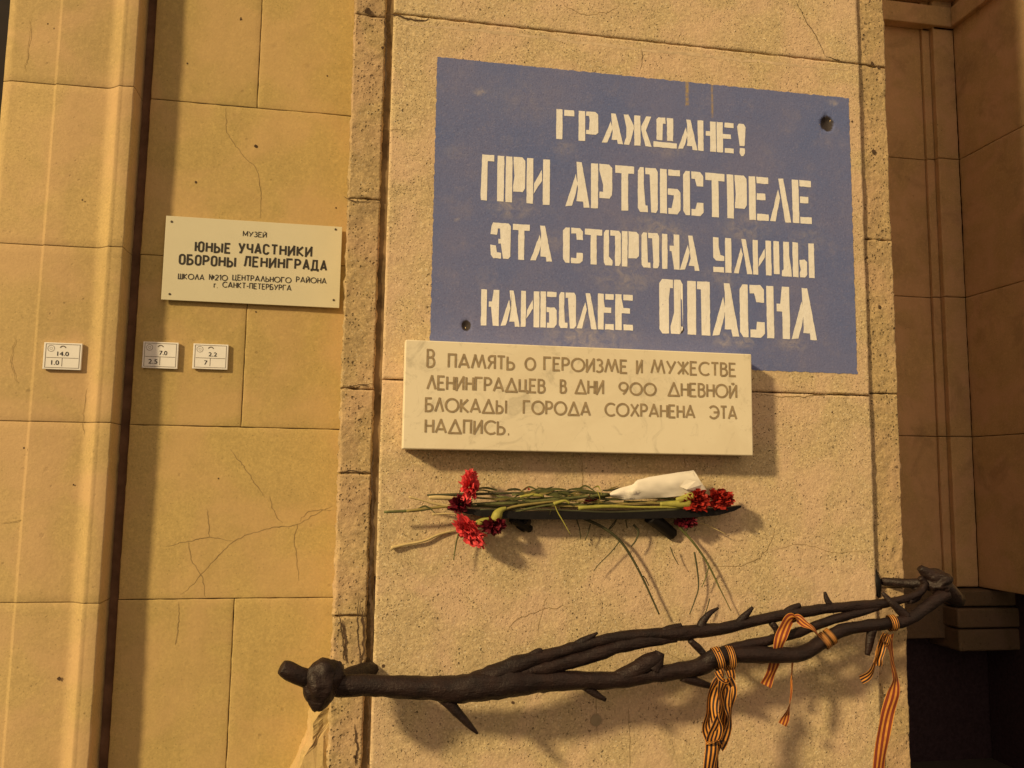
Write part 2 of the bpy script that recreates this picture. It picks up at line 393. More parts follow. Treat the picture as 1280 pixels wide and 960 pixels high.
prof += [(xr1+.004, FO+.003), (xr1+.010, FO+.0025), (x_edge-.006, FO), (x_edge-.0015, FO+.0015), (x_edge, FO+.006), (x_edge, YW+.13)]
def extrude_profile(name, prof, z0, z1, mat, parent, er=.0012, rag=.0012, dz=.03):
    zs = [z0, z0+.003]; n = max(2, int((z1-z0)/dz))
    zs += [z0+(z1-z0)*k/n for k in range(1, n)] + [z1-.003, z1]; vs = []; fs = []; A = len(prof)
    for j, z in enumerate(zs):
        e = er if j in (0, len(zs)-1) else 0
        for i, (x, y) in enumerate(prof):
            last = i >= A-3
            vs.append((x + (rag*2.2*fr(3, x*.1, z, 34, 3) if last and i < A-1 else rag*.5*nz(x, 1, z, 20)), y+e+.001*fr(x, 4, z, 6, 3)+(.0012*nz(x, 7, z, 40)), z))
    for j in range(len(zs)-1):
        for i in range(A-1): a = j*A+i; fs.append((a, a+1, a+A+1, a+A))
    fs.append(tuple(range(A))[::-1]); fs.append(tuple((len(zs)-1)*A+i for i in range(A)))
    me = bpy.data.meshes.new(name); me.from_pydata(vs, [], fs); me.update()
    for p in me.polygons[:-2]: p.use_smooth = True
    return link(name, me, mat, parent)
for i in range(len(rows)-1):
    extrude_profile('stone_block', prof, rows[i+1]+.0012, rows[i]-.0012, M_PIL, pil)
prof_b = [(x, y+.0022) for x, y in prof]
ob = extrude_profile('joint_fill', [(x-(.003 if i > len(prof)-4 else 0), y+.0) for i, (x, y) in enumerate(prof_b)], .001, rows[0], M_JOINT, pil, 0, 0, 1)
for c in ([(2, 903), (25, 900), (60, 897), (95, 880)], [(0, 654), (20, 652), (45, 648)], [(110, 480), (104, 520), (109, 560)], [(38, 20), (36, 60), (30, 90)], [(20, 420), (14, 450), (22, 480)]):
    crack(c, F2-.0022 if c[0][0] > 45 else F1-.0022, pil, .0014)
for a, b, r in ((74, 848, .006), (92, 925, .003), (92, 606, .003), (60, 30, .003), (103, 250, .003), (30, 560, .003)): pit(a, b, F2-.003, r, pil)

# dark window beyond the pilaster
win = empty('dark_window', (x_left-.6, .55, 0), 'unlit dark window beyond the left edge of the pilaster', 'window')
box('pane', x_left-1.4, x_left+.02, .56, .58, .9, rows[0], M_DARK, win)
box('frame', x_left-.06, x_left+.02, .50, .555, .9, rows[0], M_DARK, win)
box('sill', x_left-1.4, x_left-.10, .30, .60, .78, .895, M_REC, win)
box('wall_below', x_left-1.4, x_left-.10, .34, .60, .001, .775, M_REC, win)

# ------------------------------------------------------------------ the pier
pier = empty('stone_pier', (PX(780), .2, 0), 'broad pier of coarse granular stone carrying the blue painted warning', 'pier')
XA, XB = PX(477.5), PX(1087.5)                       # the proud front panels
XPR = PX(1120, .03)
sgx0, sgx1 = (P(546, 73).x+P(538, 425).x)/2, (P(1060, 121).x+P(1072, 467).x)/2
sgz1 = (P(546, 73).z+P(1060, 121).z)/2; sgz0 = P(1005, 465).z
print('sign', sgx0, sgx1, sgz0, sgz1, P(546, 73).z, P(1060, 121).z, P(546, 73).x, P(538, 425).x, P(1060, 121).x, P(1072, 467).x)
craters = [(P(1034, 154), .026, .014), (P(583, 407), .016, .010), (P(851, 412), .012, .004)]
def pier_rel(x, z):
    dx = max(sgx0-x, x-sgx1, 0); dz = max(sgz0-z, z-sgz1, 0); d = math.hypot(dx, dz)
    k = min(1, .18 + d/.06)
    y = .0030*fr(x, 2, z, 2.6, 3)*min(1, .5+d/.1) + k*(.0011*fr(x, 5, z, 22, 3) + .0008*nz(x, 8, z, 80))
    for c, r, dp in craters:
        q = math.hypot(x-c.x, (z-c.z)*.85)/(r*(1+.35*nz(x*1.0, 3, z, 60)))
        if q < 1.25: y += dp*max(0, 1-q*q/1.56)**1.3
    return y
zt = (PZ(560, 24)+PZ(1000, 72))/2; zm = PZ(1010, 492); print('pier joint tilt', PZ(560, 24), PZ(1000, 72), PZ(450, 486, .02), zm)
zrow = [rows[0], rows[2]-.2, zt, zm, PZ(700, 1130), 0.0]
for i in range(5):
    stone('stone_block', XA, XB, zrow[i+1]+.0022, zrow[i]-.0022, 0, .12, M_PIER, pier, res=.0085 if i in (2, 3) else .014, er=.004, ew=.009, relief=pier_rel, rag=.002, ragL=.0012)
# flanking strips, set a little back
XS0, XS1 = PX(426, .022), PX(468, .022)
def strip_rel(x, z): return .004*fr(x, 3, z, 5, 3)+.0026*fr(x, 6, z, 26, 3)+.0014*nz(x, 9, z, 75)
zl = [rows[0], rows[2]] + [PZ(450, y, .022) for y in (18, 248, 486, 592, 770, 1010)] + [0]
for i in range(len(zl)-1):
    stone('stone_block', XS0, XS1, zl[i+1]+.0018, zl[i]-.0018, .022+random.uniform(-.002, .002), YW+.05, M_STRIP, pier, res=.006, er=.004, ew=.008, relief=strip_rel, rag=.005, ragL=.007,
          chL=.0045 if i < 4 else .012, chR=.006)
box('groove_back', XS0+.02, XA+.02, .038, .10, .001, rows[0], M_GROOVE, pier, 0)
XT0 = PX(1087.5, .02)-.02; 
zr = [rows[0], rows[2]] + [PZ(1095, y, .022) for y in (84, 300, 492, 735, 1000)] + [0]
for i in range(len(zr)-1):
    stone('stone_block', XB+.004, XPR, zr[i+1]+.0018, zr[i]-.0018, .018+random.uniform(-.002, .002), 1.61, M_STRIP, pier, res=.006, er=.004, ew=.008, relief=strip_rel, rag=.004, ragL=.001, chR=.008)
box('pier_core', XS0+.01, XPR-.012, .085, 1.60, .001, rows[0]-.002, M_MORT, pier, 0)
# broken stone at the foot of the left strip
def broken():
    prof2 = [(404, 884), (396, 903), (389, 925), (380, 948), (366, 985), (352, 1040), (340, 1120), (430, 1120), (430, 884)]
    vs = []; fs = []; n = len(prof2)
    for yy, off in ((.05, 0), (.075, -3), (.12, -5), (YW+.004, -9)):
        for k, (a, b) in enumerate(prof2):
            p = P(a+(off if k < 7 else 0)+random.uniform(-2, 2)*(k < 7), b, .05); vs.append((p.x, yy+random.uniform(-.006, .006)*(k < 7 and yy < .2), p.z))
    for j in range(3):
        for k in range(n): fs.append((j*n+k, j*n+(k+1) % n, (j+1)*n+(k+1) % n, (j+1)*n+k))
    fs.append(tuple(range(n)))
    o = mesh('broken_stone', vs, fs, M_PIL, pier)
    bm = bmesh.new(); bm.from_mesh(o.data); bmesh.ops.triangulate(bm, faces=bm.faces[:]); bmesh.ops.subdivide_edges(bm, edges=bm.edges[:], cuts=5, use_grid_fill=True)
    for v in bm.verts:
        q = v.co.copy(); v.co.x += .010*fr(q.x, q.y, q.z, 13, 4)+.004*fr(q.z, q.x, q.y, 50, 3); v.co.y += .012*fr(q.y+5, q.x, q.z, 16, 4)
    bm.to_mesh(o.data); bm.free()
    o['label'] = 'broken pale stone jutting out at the foot of the pier'
broken()
for c in ([(500, 22), (525, 26), (600, 30), (700, 40), (830, 55), (985, 70), (1060, 82)],):
    pass
for c, w, mt in (([(995, 0), (1010, 30), (1020, 45), (1032, 70)], .003, M_CRACKD), ([(1032, 70), (1050, 76), (1072, 80)], .003, M_CRACKD),
             ([(700, 0), (715, 12), (735, 18), (760, 14), (775, 6)], .0016, None), ([(802, 60), (803, 75), (800, 88)], .0018, M_CRACKD), ([(578, 0), (576, 10)], .002, None),
             ([(727, 571), (728, 600), (726, 615)], .0018, None), ([(857, 571), (855, 590)], .0015, None), ([(480, 18), (500, 20), (512, 25), (527, 26), (536, 22)], .007, M_CRACKD),
             ([(940, 492), (985, 496), (1020, 494), (1050, 491), (1085, 492)], .0032, None),
             ([(635, 790), (645, 775), (680, 762), (720, 757)], .0018, None), ([(684, 745), (676, 770), (672, 795)], .0015, None),
             ([(890, 707), (920, 708), (945, 700), (962, 680), (975, 640)], .0017, None), ([(962, 690), (1000, 680), (1040, 690), (1087, 688)], .0013, None),
             ([(480, 161), (510, 163)], .0014, None), ([(745, 862), (747, 930)], .0013, None), ([(786, 880), (787, 960)], .0013, None), ([(820, 815), (860, 830), (880, 870)], .0014, None)):
    crack(c, -.0011, pier, w*.85, mt, rel=pier_rel)
crack([(505, 31), (560, 35), (640, 42), (760, 57), (880, 70), (1000, 82), (1060, 88)], -.0003, pier, .010, M_MORTL, rel=pier_rel)
for c in ([(430, 245), (445, 252), (470, 250)], [(428, 486), (445, 482), (466, 480)], [(448, 740), (447, 790), (450, 830)], [(423, 760), (428, 800), (430, 826)], [(426, 592), (440, 588), (462, 592)]):
    crack(c, .0195, pier, .0028, M_CRACKD, rel=strip_rel)
for c, w in (([(464, 600), (466, 660), (463, 720), (465, 790), (464, 838)], .009), ([(467, 560), (465, 600), (466, 640)], .005), ([(461, 872), (462, 900), (460, 940), (461, 960)], .007),
             ([(480, 20), (483, 60), (481, 120)], .006), ([(443, 905), (446, 935), (444, 958)], .004), ([(452, 760), (455, 800), (450, 836)], .006), ([(427, 775), (431, 800), (433, 830)], .006)):
    crack(c, .0188 if c[0][0] < 478 else -.0012, pier, w, M_CRACKD, rel=strip_rel if c[0][0] < 478 else pier_rel)
for a, b, r, Y in ((1092, 190, .012, .01), (1099, 384, .010, .01), (1065, 152, .005, -.004), (1084, 322, .006, .01), (641, 878, .006, -.004), (582, 612, .004, -.004), (1040, 515, .004, -.004),
                   (460, 14, .016, .010), (478, 60, .007, .010), (443, 946, .006, .012), (1090, 80, .010, .010), (1098, 84, .009, .010), (479, 832, .006, -.003)):
    pit(a, b, -.0006 if Y < 0 else .0165, r*.8, pier, rel=pier_rel if Y < 0 else strip_rel)
# groove stains: dark rust under and above the bracket
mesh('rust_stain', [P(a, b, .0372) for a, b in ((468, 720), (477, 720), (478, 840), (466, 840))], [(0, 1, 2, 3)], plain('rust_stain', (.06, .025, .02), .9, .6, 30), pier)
# round filled plug
def disc(name, c, r, Y, mat, parent, n=20, squash=1):
    vs = [(c.x, Y, c.z)] + [(c.x+math.cos(2*math.pi*k/n)*r, Y, c.z+math.sin(2*math.pi*k/n)*r*squash) for k in range(n)]
    return mesh(name, vs, [(0, k+1, (k+1) % n+1) for k in range(n)], mat, parent)
disc('filled_hole', P(745, 900), .020, -.0026, plain('grout_plug', (.42, .33, .22), .9, .2, 60), pier)

# ------------------------------------------------------------------ painted warning
sign = empty('painted_warning', ((sgx0+sgx1)/2, 0, sgz0), 'large blue stencilled warning rectangle painted on the pier above the marble slab', 'painted sign')
def field():
    res = .0065; nx = int((sgx1-sgx0)/res); nn = int((sgz1-sgz0)/res); vs = []; fs = []; wear_shade = []; scuff = []; drip = []
    sc_pts = [(P(a, b), r, s) for a, b, r, s in ((640, 258, .10, .8), (705, 185, .06, .45), (820, 292, .16, .8), (905, 345, .10, .6), (835, 185, .09, .5), (905, 425, .06, .9), (930, 428, .05, 1),
              (990, 430, .07, .7), (735, 415, .22, .7), (780, 345, .14, .7), (570, 190, .06, .35), (1010, 300, .09, .5), (600, 115, .03, .9), (572, 275, .015, 1), (1040, 128, .03, 1), (690, 300, .08, .4), (650, 120, .2, .2), (930, 285, .12, .6))]
    for j in range(nn+1):
        for i in range(nx+1):
            x = sgx0+(sgx1-sgx0)*i/nx; z = sgz0+(sgz1-sgz0)*j/nn
            y = pier_rel(x, z)-.0009
            xx = x + (.0038*fr(1, i == 0, z, 45, 4) if i in (0, nx) else 0); zz = z + (.0038*fr(x, 2, j == 0, 45, 4) if j in (0, nn) else 0)
            vs.append((xx, y, zz))
            w = 0
            for c, r, dp in craters:
                q = math.hypot(x-c.x, (z-c.z)*.85)/r
                w = max(w, 1.15-.62*q)
            wear_shade.append(max(0, w))
            s = 0
            for c, r, k in sc_pts:
                q = math.hypot(x-c.x, (z-c.z)*1.8)/r
                if q < 1: s = max(s, k*(1-q*q))
            scuff.append(s)
            d = 0
            for a, b0, b1 in ((859, 78, 132), (890, 128, 148)):
                c = P(a, b0); 
                if abs(x-c.x) < .006 and z > P(a, b1).z: d = .8
            drip.append(d)
    A = nx+1
    for j in range(nn):
        for i in range(nx): a = j*A+i; fs.append((a, a+1, a+A+1, a+A))
    me = bpy.data.meshes.new('blue_field'); me.from_pydata(vs, [], fs); me.update()
    for nme, arr in (('wear_shade', wear_shade), ('scuff', scuff), ('drip', drip)):
        at = me.attributes.new(nme, 'FLOAT', 'POINT'); at.data.foreach_set('value', arr)
    link('blue_field', me, M_BLUE, sign, True)
field()
def rc(a, b, c, d): return [(a, b), (c, b), (c, d), (a, d)]
GL = {
 'Г': [rc(0, 0, .34, 1), rc(.44, .80, 1, 1)],
 'П': [[(0, 0), (.27, 0), (.27, .86), (.56, .86), (.56, 1), (.03, 1)], rc(.71, 0, 1, 1)],
 'П2': [rc(0, 0, .38, 1), [(.43, 1), (1, 1), (1, 0), (.62, 0), (.62, .85), (.43, .85)]],
 'Р': [rc(0, 0, .33, 1), [(.39, 1), (.86, 1), (1, .93), (1, .32), (.87, .24), (.39, .24), (.39, .38), (.66, .38), (.66, .85), (.39, .85)]],
 'И': [rc(0, 0, .27, 1), rc(.70, 0, 1, 1), [(.30, .22), (.33, .46), (.64, .76), (.66, .52)]],
 'А': [[(0, 0), (.26, .02), (.40, .25), (.50, .50), (.42, .74)], [(.44, 1), (.66, 1), (1, 0), (.75, 0), (.72, .13), (.46, .13), (.50, .24), (.62, .30)]],
 'Ж': [[(0, 1), (.17, 1), (.36, .66), (.36, .52), (.20, 0), (0, 0), (.20, .54), (.20, .64)], rc(.38, 0, .6, 1), [(1, 1), (.82, 1), (.63, .66), (.63, .54), (.78, 0), (1, 0), (.80, .52), (.80, .64)]],
 'Д': [[(.14, .24), (.38, .24), (.38, .80), (.52, .80), (.52, 1), (.22, 1), (.14, .93)], rc(.58, .24, .85, 1), rc(0, 0, 1, .18)],
 'Н': [rc(0, 0, .31, 1), [(.68, 1), (1, 1), (1, 0), (.68, 0), (.68, .52), (.44, .52), (.44, .67), (.68, .67)]],
 'Е': [rc(0, 0, .34, 1), rc(.40, .85, 1, 1), rc(.40, .47, .84, .62), rc(.40, 0, 1, .15)],
 'Е2': [[(0, 0), (.36, 0), (.36, .47), (.84, .47), (.84, .62), (.36, .62), (.36, 1), (0, 1)], rc(.46, .84, 1, 1), rc(.46, 0, 1, .16)],
 '!': [[(.0, .90), (.2, 1), (.8, 1), (1, .90), (.84, .27), (.27, .27)], [(.25, .04), (.45, -.06), (.7, -.06), (.9, .04), (.85, .2), (.3, .2)]],
 'Т': [rc(0, .83, 1, 1), rc(.33, 0, .68, .84)],
 'О': [[(0, .08), (0, .92), (.1, 1), (.30, 1), (.30, .15), (.50, .15), (.50, 0), (.1, 0)], [(.38, 1), (.9, 1), (1, .92), (1, .08), (.9, 0), (.66, 0), (.66, .85), (.38, .85)]],
 'О2': [[(0, .08), (0, .92), (.12, 1), (.58, 1), (.58, .84), (.40, .84), (.40, 0), (.12, 0)], [(.63, 1), (.9, 1), (1, .92), (1, .08), (.85, 0), (.48, 0), (.48, .14), (.63, .14)]],
 'Б': [rc(0, 0, .33, 1), rc(.40, .86, .98, 1), [(.38, .57), (.85, .57), (1, .49), (1, .1), (.85, 0), (.40, 0), (.40, .13), (.68, .13), (.68, .43), (.38, .43)]],
 'С': [[(0, .09), (0, .91), (.12, 1), (.33, 1), (.33, 0), (.12, 0)], [(.41, 1), (.85, 1), (1, .92), (1, .67), (.68, .67), (.68, .84), (.41, .84)], [(.41, 0), (.85, 0), (1, .08), (1, .3), (.68, .3), (.68, .15), (.41, .15)]],
 'Л': [[(.43, 1), (.67, 1), (1, 0), (.72, 0)], [(0, 0), (.26, 0), (.50, .55), (.41, .75)]],
 'Э': [[(.12, 1), (.9, 1), (1, .92), (1, .08), (.9, 0), (.64, 0), (.64, .42), (.40, .42), (.40, .55), (.66, .55), (.66, .84), (.36, .84), (.33, .66), (0, .67), (.04, .9)], [(0, .38), (.27, .36), (.32, .17), (.55, .16), (.55, 0), (.15, 0), (.02, .1)]],
 'У': [[(0, 1), (.30, 1), (.30, .52), (.60, .47), (.60, .33), (.15, .33), (0, .42)], rc(.66, 0, 1, 1), rc(0, 0, .58, .15)],
 'Ц': [rc(0, .05, .32, 1), [(.56, 1), (.88, 1), (.88, .2), (1, .2), (1, 0), (.44, 0), (.46, .16), (.56, .2)]],
 'Ы': [rc(0, 0, .25, 1), [(.31, .50), (.54, .52), (.66, .45), (.66, .08), (.55, 0), (.32, 0), (.32, .13), (.46, .13), (.46, .38), (.31, .38)], rc(.74, 0, 1, 1)],
}
def letter(key, px0, px1, topL, botL, parent, Y=-.0022):
    "topL/botL: functions px -> py"
    pm = (px0+px1)/2
    a = P(px0, botL(px0)); b = P(px1, botL(px1)); zt_ = P(pm, topL(pm)).z; zb_ = P(pm, botL(pm)).z
    pxm = (botL(pm)+topL(pm))/2; xa = P(px0, pxm).x; xb = P(px1, pxm).x
    bm = bmesh.new()
    for poly in GL[key]:
        pts = [Vector((xa+(xb-xa)*u, 0, zb_+(zt_-zb_)*v)) for u, v in poly]
        area = sum(p.x*q.z-q.x*p.z for p, q in zip(pts, pts[1:]+pts[:1]))
        if area < 0: pts.reverse()
        out = []
        for p, q in zip(pts, pts[1:]+pts[:1]):
            n = max(1, int((q-p).length/.007))
            for k in range(n):
                w = p.lerp(q, k/n)
                if k == 0: # soften corner
                    pass
                j = Vector((fr(w.x, 3, w.z, 55, 2), 0, fr(w.x, 6, w.z, 55, 2)))*.0014
                out.append(w+j)
        f = bm.faces.new([bm.verts.new((v.x, pier_rel(v.x, v.z)*0+Y, v.z)) for v in out])
    bmesh.ops.triangulate(bm, faces=bm.faces[:])
    for v in bm.verts: v.co.y = pier_rel(v.co.x, v.co.z) - .0018
    me = bpy.data.meshes.new('letter'); bm.to_mesh(me); bm.free()
    return link('letter', me, M_WHITE, parent)
def lin(x0, y0, x1, y1): return lambda x: y0+(y1-y0)*(x-x0)/(x1-x0)
LN = [
 (lin(695, 136.6, 916, 154.3), lin(695, 173.8, 916, 192.0), [('Г', 75, 185), ('Р', 212, 332), ('А', 355, 485), ('Ж', 490, 660), ('Д', 672, 815), ('А', 822, 942), ('Н', 946, 1056), ('Е2', 1062, 1166), ('!', 1188, 1240)], 4.923, 680),
 (lin(601, 193, 1002, 225.6), lin(601, 250.3, 1002, 279.5), [('П', 601.2, 629.9), ('Р', 632.1, 656.2), ('И', 658.4, 687.1), ('А', 706.9, 737), ('Р', 738.7, 765), ('Т', 768.8, 792.5), ('О', 797.1, 821.9), ('Б', 824.8, 850.3), ('С', 853.9, 879), ('Т', 881.8, 905.7), ('Р', 908.7, 933.3), ('Е', 936, 960.3), ('Л', 961.7, 987.8), ('Е', 990, 1013.8)], 1, 0),
 (lin(613, 278, 1004, 304), lin(613, 322.6, 1004, 347), [('Э', 613, 638), ('Т', 640.7, 662), ('А', 663, 690), ('С', 703.7, 728.5), ('Т', 731, 752.6), ('О', 754.7, 775.9), ('Р', 777.2, 798.2), ('О', 801.8, 823.7), ('Н', 827.3, 848.9), ('А', 849.3, 874), ('У', 891.3, 914), ('Л', 916.8, 939.8), ('И', 941, 963.9), ('Ц', 966.8, 988.7), ('Ы', 990.5, 1017.4)], 1, 0),
 (lin(601, 361.7, 780, 368.3), lin(601, 406.9, 780, 412.8), [('Н', 601.2, 623.5), ('А', 626, 649.6), ('И', 651, 673.9), ('Б', 675.4, 695.7), ('О', 698.6, 719.8), ('Л', 721, 745.8), ('Е2', 747.3, 767), ('Е2', 769, 790.8)], 1, 0),
 (lin(838, 349.5, 1005, 360.3), lin(838, 417.2, 1005, 424.8), [('О2', 824, 853.3), ('П2', 859, 887.3), ('А', 889.9, 923.4), ('С', 924.8, 955.2), ('Н', 958.2, 986.7), ('А', 988.8, 1020)], 1, 0)]
for tp, bt, ls, sc_, o_ in LN:
    for k, a, b in ls: letter(k, o_+a/sc_, o_+b/sc_, tp, bt, sign)

# ------------------------------------------------------------------ marble slab
TH = .085
sx0, sx1 = (P(507, 424, -TH).x+P(503, 560, -TH).x)/2, (P(939, 443, -TH).x+P(942, 570, -TH).x)/2
sz1 = (P(507, 424, -TH).z+P(939, 443, -TH).z)/2; sz0 = (P(503, 561, -TH).z+P(942, 569.5, -TH).z)/2
slab = empty('memorial_slab', ((sx0+sx1)/2, 0, sz0), 'thick cream marble slab with engraved text below the blue painted rectangle', 'plaque')
box('slab', sx0, sx1, -TH, -.006, sz0, sz1, M_MARB, slab, .0035)
def arc(cx, cy, rx, ry, a0, a1, n=12): return [(cx+rx*math.cos(math.radians(a0+(a1-a0)*k/n)), cy+ry*math.sin(math.radians(a0+(a1-a0)*k/n))) for k in range(n+1)]
# skeleton letters: width, strokes (x 0..w, y 0..1)
SK = {
 'В': (.5, [[(0, 0), (0, 1), (.22, 1)] + arc(.22, .78, .2, .22, 90, -90, 8)[0:] + [(0, .56)], [(.22, .56)] + arc(.22, .28, .26, .28, 90, -90, 8) + [(0, 0)]]),
 'П': (.55, [[(0, 0), (0, 1), (.5, 1), (.5, 0)]]),
 'А': (.75, [[(0, 0), (.36, 1), (.72, 0)], [(.12, .28), (.6, .28)]]),
 'М': (1.0, [[(0, 0), (.24, 1), (.5, .15), (.76, 1), (1, 0)]]),
 'Я': (.5, [[(.5, 0), (.5, 1), (.28, 1)] + arc(.28, .76, .24, .24, 90, 270, 8) + [(.5, .52)], [(.26, .52), (.0, 0)]]),
 'Т': (.55, [[(0, 1), (.55, 1)], [(.275, 0), (.275, 1)]]),
 'Ь': (.5, [[(0, 1), (0, 0), (.22, 0)] + arc(.22, .28, .26, .28, -90, 90, 8) + [(0, .56)]]),
 'О': (.95, [arc(.47, .5, .47, .5, 0, 360, 24)]),
 '0': (.95, [arc(.47, .5, .47, .5, 0, 360, 24)]),
 'Г': (.5, [[(0, 0), (0, 1), (.5, 1)]]),
 'Е': (.48, [[(.46, 1), (0, 1), (0, 0), (.48, 0)], [(0, .52), (.38, .52)]]),
 'Р': (.5, [[(0, 0), (0, 1), (.22, 1)] + arc(.22, .73, .25, .27, 90, -90, 8) + [(0, .46)]]),
 'И': (.55, [[(0, 1), (0, 0), (.52, 1), (.52, 0)]]),
 'Й': (.55, [[(0, .95), (0, 0), (.52, .95), (.52, 0)], [(.14, 1.14), (.26, 1.06), (.38, 1.14)]]),
 'З': (.45, [arc(.18, .76, .22, .24, 140, -90, 10), arc(.18, .27, .26, .27, 90, -140, 10)]),
 'Ж': (.8, [[(.4, 0), (.4, 1)], [(0, 1), (.4, .5), (0, 0)], [(.8, 1), (.4, .5), (.8, 0)]]),
 'С': (.75, [arc(.46, .5, .46, .5, 48, 312, 18)]),
 'Л': (.6, [[(0, 0), (.32, 1), (.6, 0)]]),
 'Н': (.52, [[(0, 0), (0, 1)], [(.52, 0), (.52, 1)], [(0, .52), (.52, .52)]]),
 'Д': (.85, [[(0, .0), (.42, 1), (.82, 0), (0, 0)]]),
 'Ц': (.62, [[(0, 1), (0, .08), (.6, .08), (.6, -.12)], [(.46, .08), (.46, 1)]]),
 'Б': (.5, [[(.42, 1), (0, 1), (0, 0), (.22, 0)] + arc(.22, .28, .27, .28, -90, 90, 8) + [(0, .56)]]),
 'К': (.55, [[(0, 0), (0, 1)], [(.52, 1), (.03, .48), (.55, 0)]]),
 'Ы': (.75, [[(0, 1), (0, 0), (.2, 0)] + arc(.2, .28, .25, .28, -90, 90, 8) + [(0, .56)], [(.72, 0), (.72, 1)]]),
 'Х': (.65, [[(0, 0), (.6, 1)], [(.02, 1), (.65, 0)]]),
 'Э': (.7, [arc(.22, .5, .46, .5, 140, -140, 18), [(.22, .5), (.68, .5)]]),
 'У': (.65, [[(0, 1), (.33, .36)], [(.65, 1), (.16, 0)]]),
 '9': (.7, [arc(.34, .66, .34, .34, 0, 360, 18), [(.66, .55), (.52, .22), (.3, 0)]]),
 '.': (.2, [[(.05, .0), (.13, .0)]]),
 'Г.': (.5, [[(0, 0), (0, 1), (.5, 1)]]),
}
_lay = [0]
def stroke_poly(bm, pts, w, Y, map_):
    q = [map_(Vector((a, 0, b))) for a, b in pts]; n = len(q)
    closed = (q[0]-q[-1]).length < 1e-6
    for i in range(n-1):
        a, b = q[i], q[i+1]; t = b-a
        if t.length < 1e-6: continue
        L = t.length; t.normalize(); s_ = Vector((-t.z, 0, t.x))*w/2
        def ext(k, j):                                  # lengthen towards a bend so that it closes
            if not (0 < k < n-1) and not closed: return 0
            u = (q[(k+1) % n if k < n-1 else 1]-q[k]); v = q[k]-(q[k-1] if k > 0 else q[-2])
            if u.length < 1e-6 or v.length < 1e-6: return 0
            an = u.angle(v); return w/2*min(.9, math.tan(min(an, 1.5)/2))
        a2 = a-t*ext(i, 0); b2 = b+t*ext(i+1, 1); _lay[0] = (_lay[0]+1) % 14; y = Y-_lay[0]*.00004
        bm.faces.new([bm.verts.new((v.x, y, v.z)) for v in (a2+s_, a2-s_, b2-s_, b2+s_)])
def word(bm, s, px0, px1, pyb, h_px, Y, wpx, D=None, gap=.19):
    D = D or SK
    # baseline py given at px0 and px1
    b0, b1 = pyb; A_ = P(px0, b0, Y); B_ = P(px1, b1, Y); zb = (A_.z+B_.z)/2
    zt_ = P((px0+px1)/2, (b0+b1)/2-h_px, Y).z; h = zt_-zb
    tot = sum(D[c][0] for c in s)+gap*(len(s)-1); x = 0; w_ = wpx*PIXM; sc_ = (B_.x-A_.x-w_*.8)/tot; h -= w_*.9
    for c in s:
        w, st = D[c]
        for k, pl in enumerate(st):
            stroke_poly(bm, pl, wpx*PIXM, Y-.0009, lambda p, x=x: Vector((A_.x+w_*.4+(x+p.x)*sc_, 0, zb+w_*.45+p.z*h)))
        x += w+gap
_pill = lambda x, w: arc(x+w/2, 1-w/2, w/2, w/2, 0, 180, 10)+arc(x+w/2, w/2, w/2, w/2, 180, 360, 10)+[(x+w, 1-w/2)]
SB = dict(SK)
SB.update({'№': (.8, [[(0, 0), (0, 1), (.45, 0), (.45, 1)], arc(.68, .6, .12, .16, 0, 360, 10), [(.56, .28), (.8, .28)]],),
 '2': (.5, [arc(.25, .73, .24, .25, 165, -35, 10)+[(0, 0), (.5, 0)]]), '1': (.22, [[(0, .8), (.2, 1), (.2, 0)]]), 'г': (.35, [[(0, 0), (0, .7), (.35, .7)]]), '-': (.3, [[(0, .4), (.3, .4)]]), ' ': (.3, []),
 'Ш': (.7, [[(0, 1), (0, 0), (.7, 0), (.7, 1)], [(.35, 0), (.35, 1)]]), 'Ц': (.62, [[(0, 1), (0, 0), (.5, 0), (.5, 1)], [(.5, 0), (.62, 0), (.62, -.18)]]),
 'Д': (.62, [[(.08, 0), (.3, 1), (.54, 0)], [(-.02, -.16), (-.02, 0), (.64, 0), (.64, -.16)]]), 'М': (.66, [[(0, 0), (0, 1), (.33, .2), (.66, 1), (.66, 0)]])})
SC_ = dict(SB)
SC_.update({'О': (.46, [_pill(0, .46)]), 'С': (.46, [arc(.23, .77, .23, .23, 5, 180, 10)+arc(.23, .23, .23, .23, 180, 355, 10)]),
 'Ю': (.78, [[(0, 0), (0, 1)], [(0, .5), (.32, .5)], _pill(.32, .44)]), 'Ч': (.46, [[(0, 1), (0, .62)]+arc(.2, .62, .2, .2, 180, 270, 6)+[(.46, .42)], [(.46, 1), (.46, 0)]]),
 'У': (.5, [[(0, 1), (.26, .34)], [(.5, 1), (.2, 0), (.04, 0)]]), 'Л': (.56, [[(0, 0), (.10, .10), (.20, 1), (.54, 1), (.54, 0)]]),
 'Д': (.6, [[(.08, 0), (.15, 1), (.48, 1), (.48, 0)], [(-.02, -.18), (-.02, 0), (.6, 0), (.6, -.18)]]), 'А': (.52, [[(0, 0), (.26, 1), (.52, 0)], [(.09, .28), (.43, .28)]]), ' ': (.10, [])})
Ys = -TH
bl = [lin(532, 459.3, 922, 470.6), lin(532, 487.3, 922, 497.6), lin(532, 514.8, 922, 524.4), lin(532, 541.5, 922, 549)]
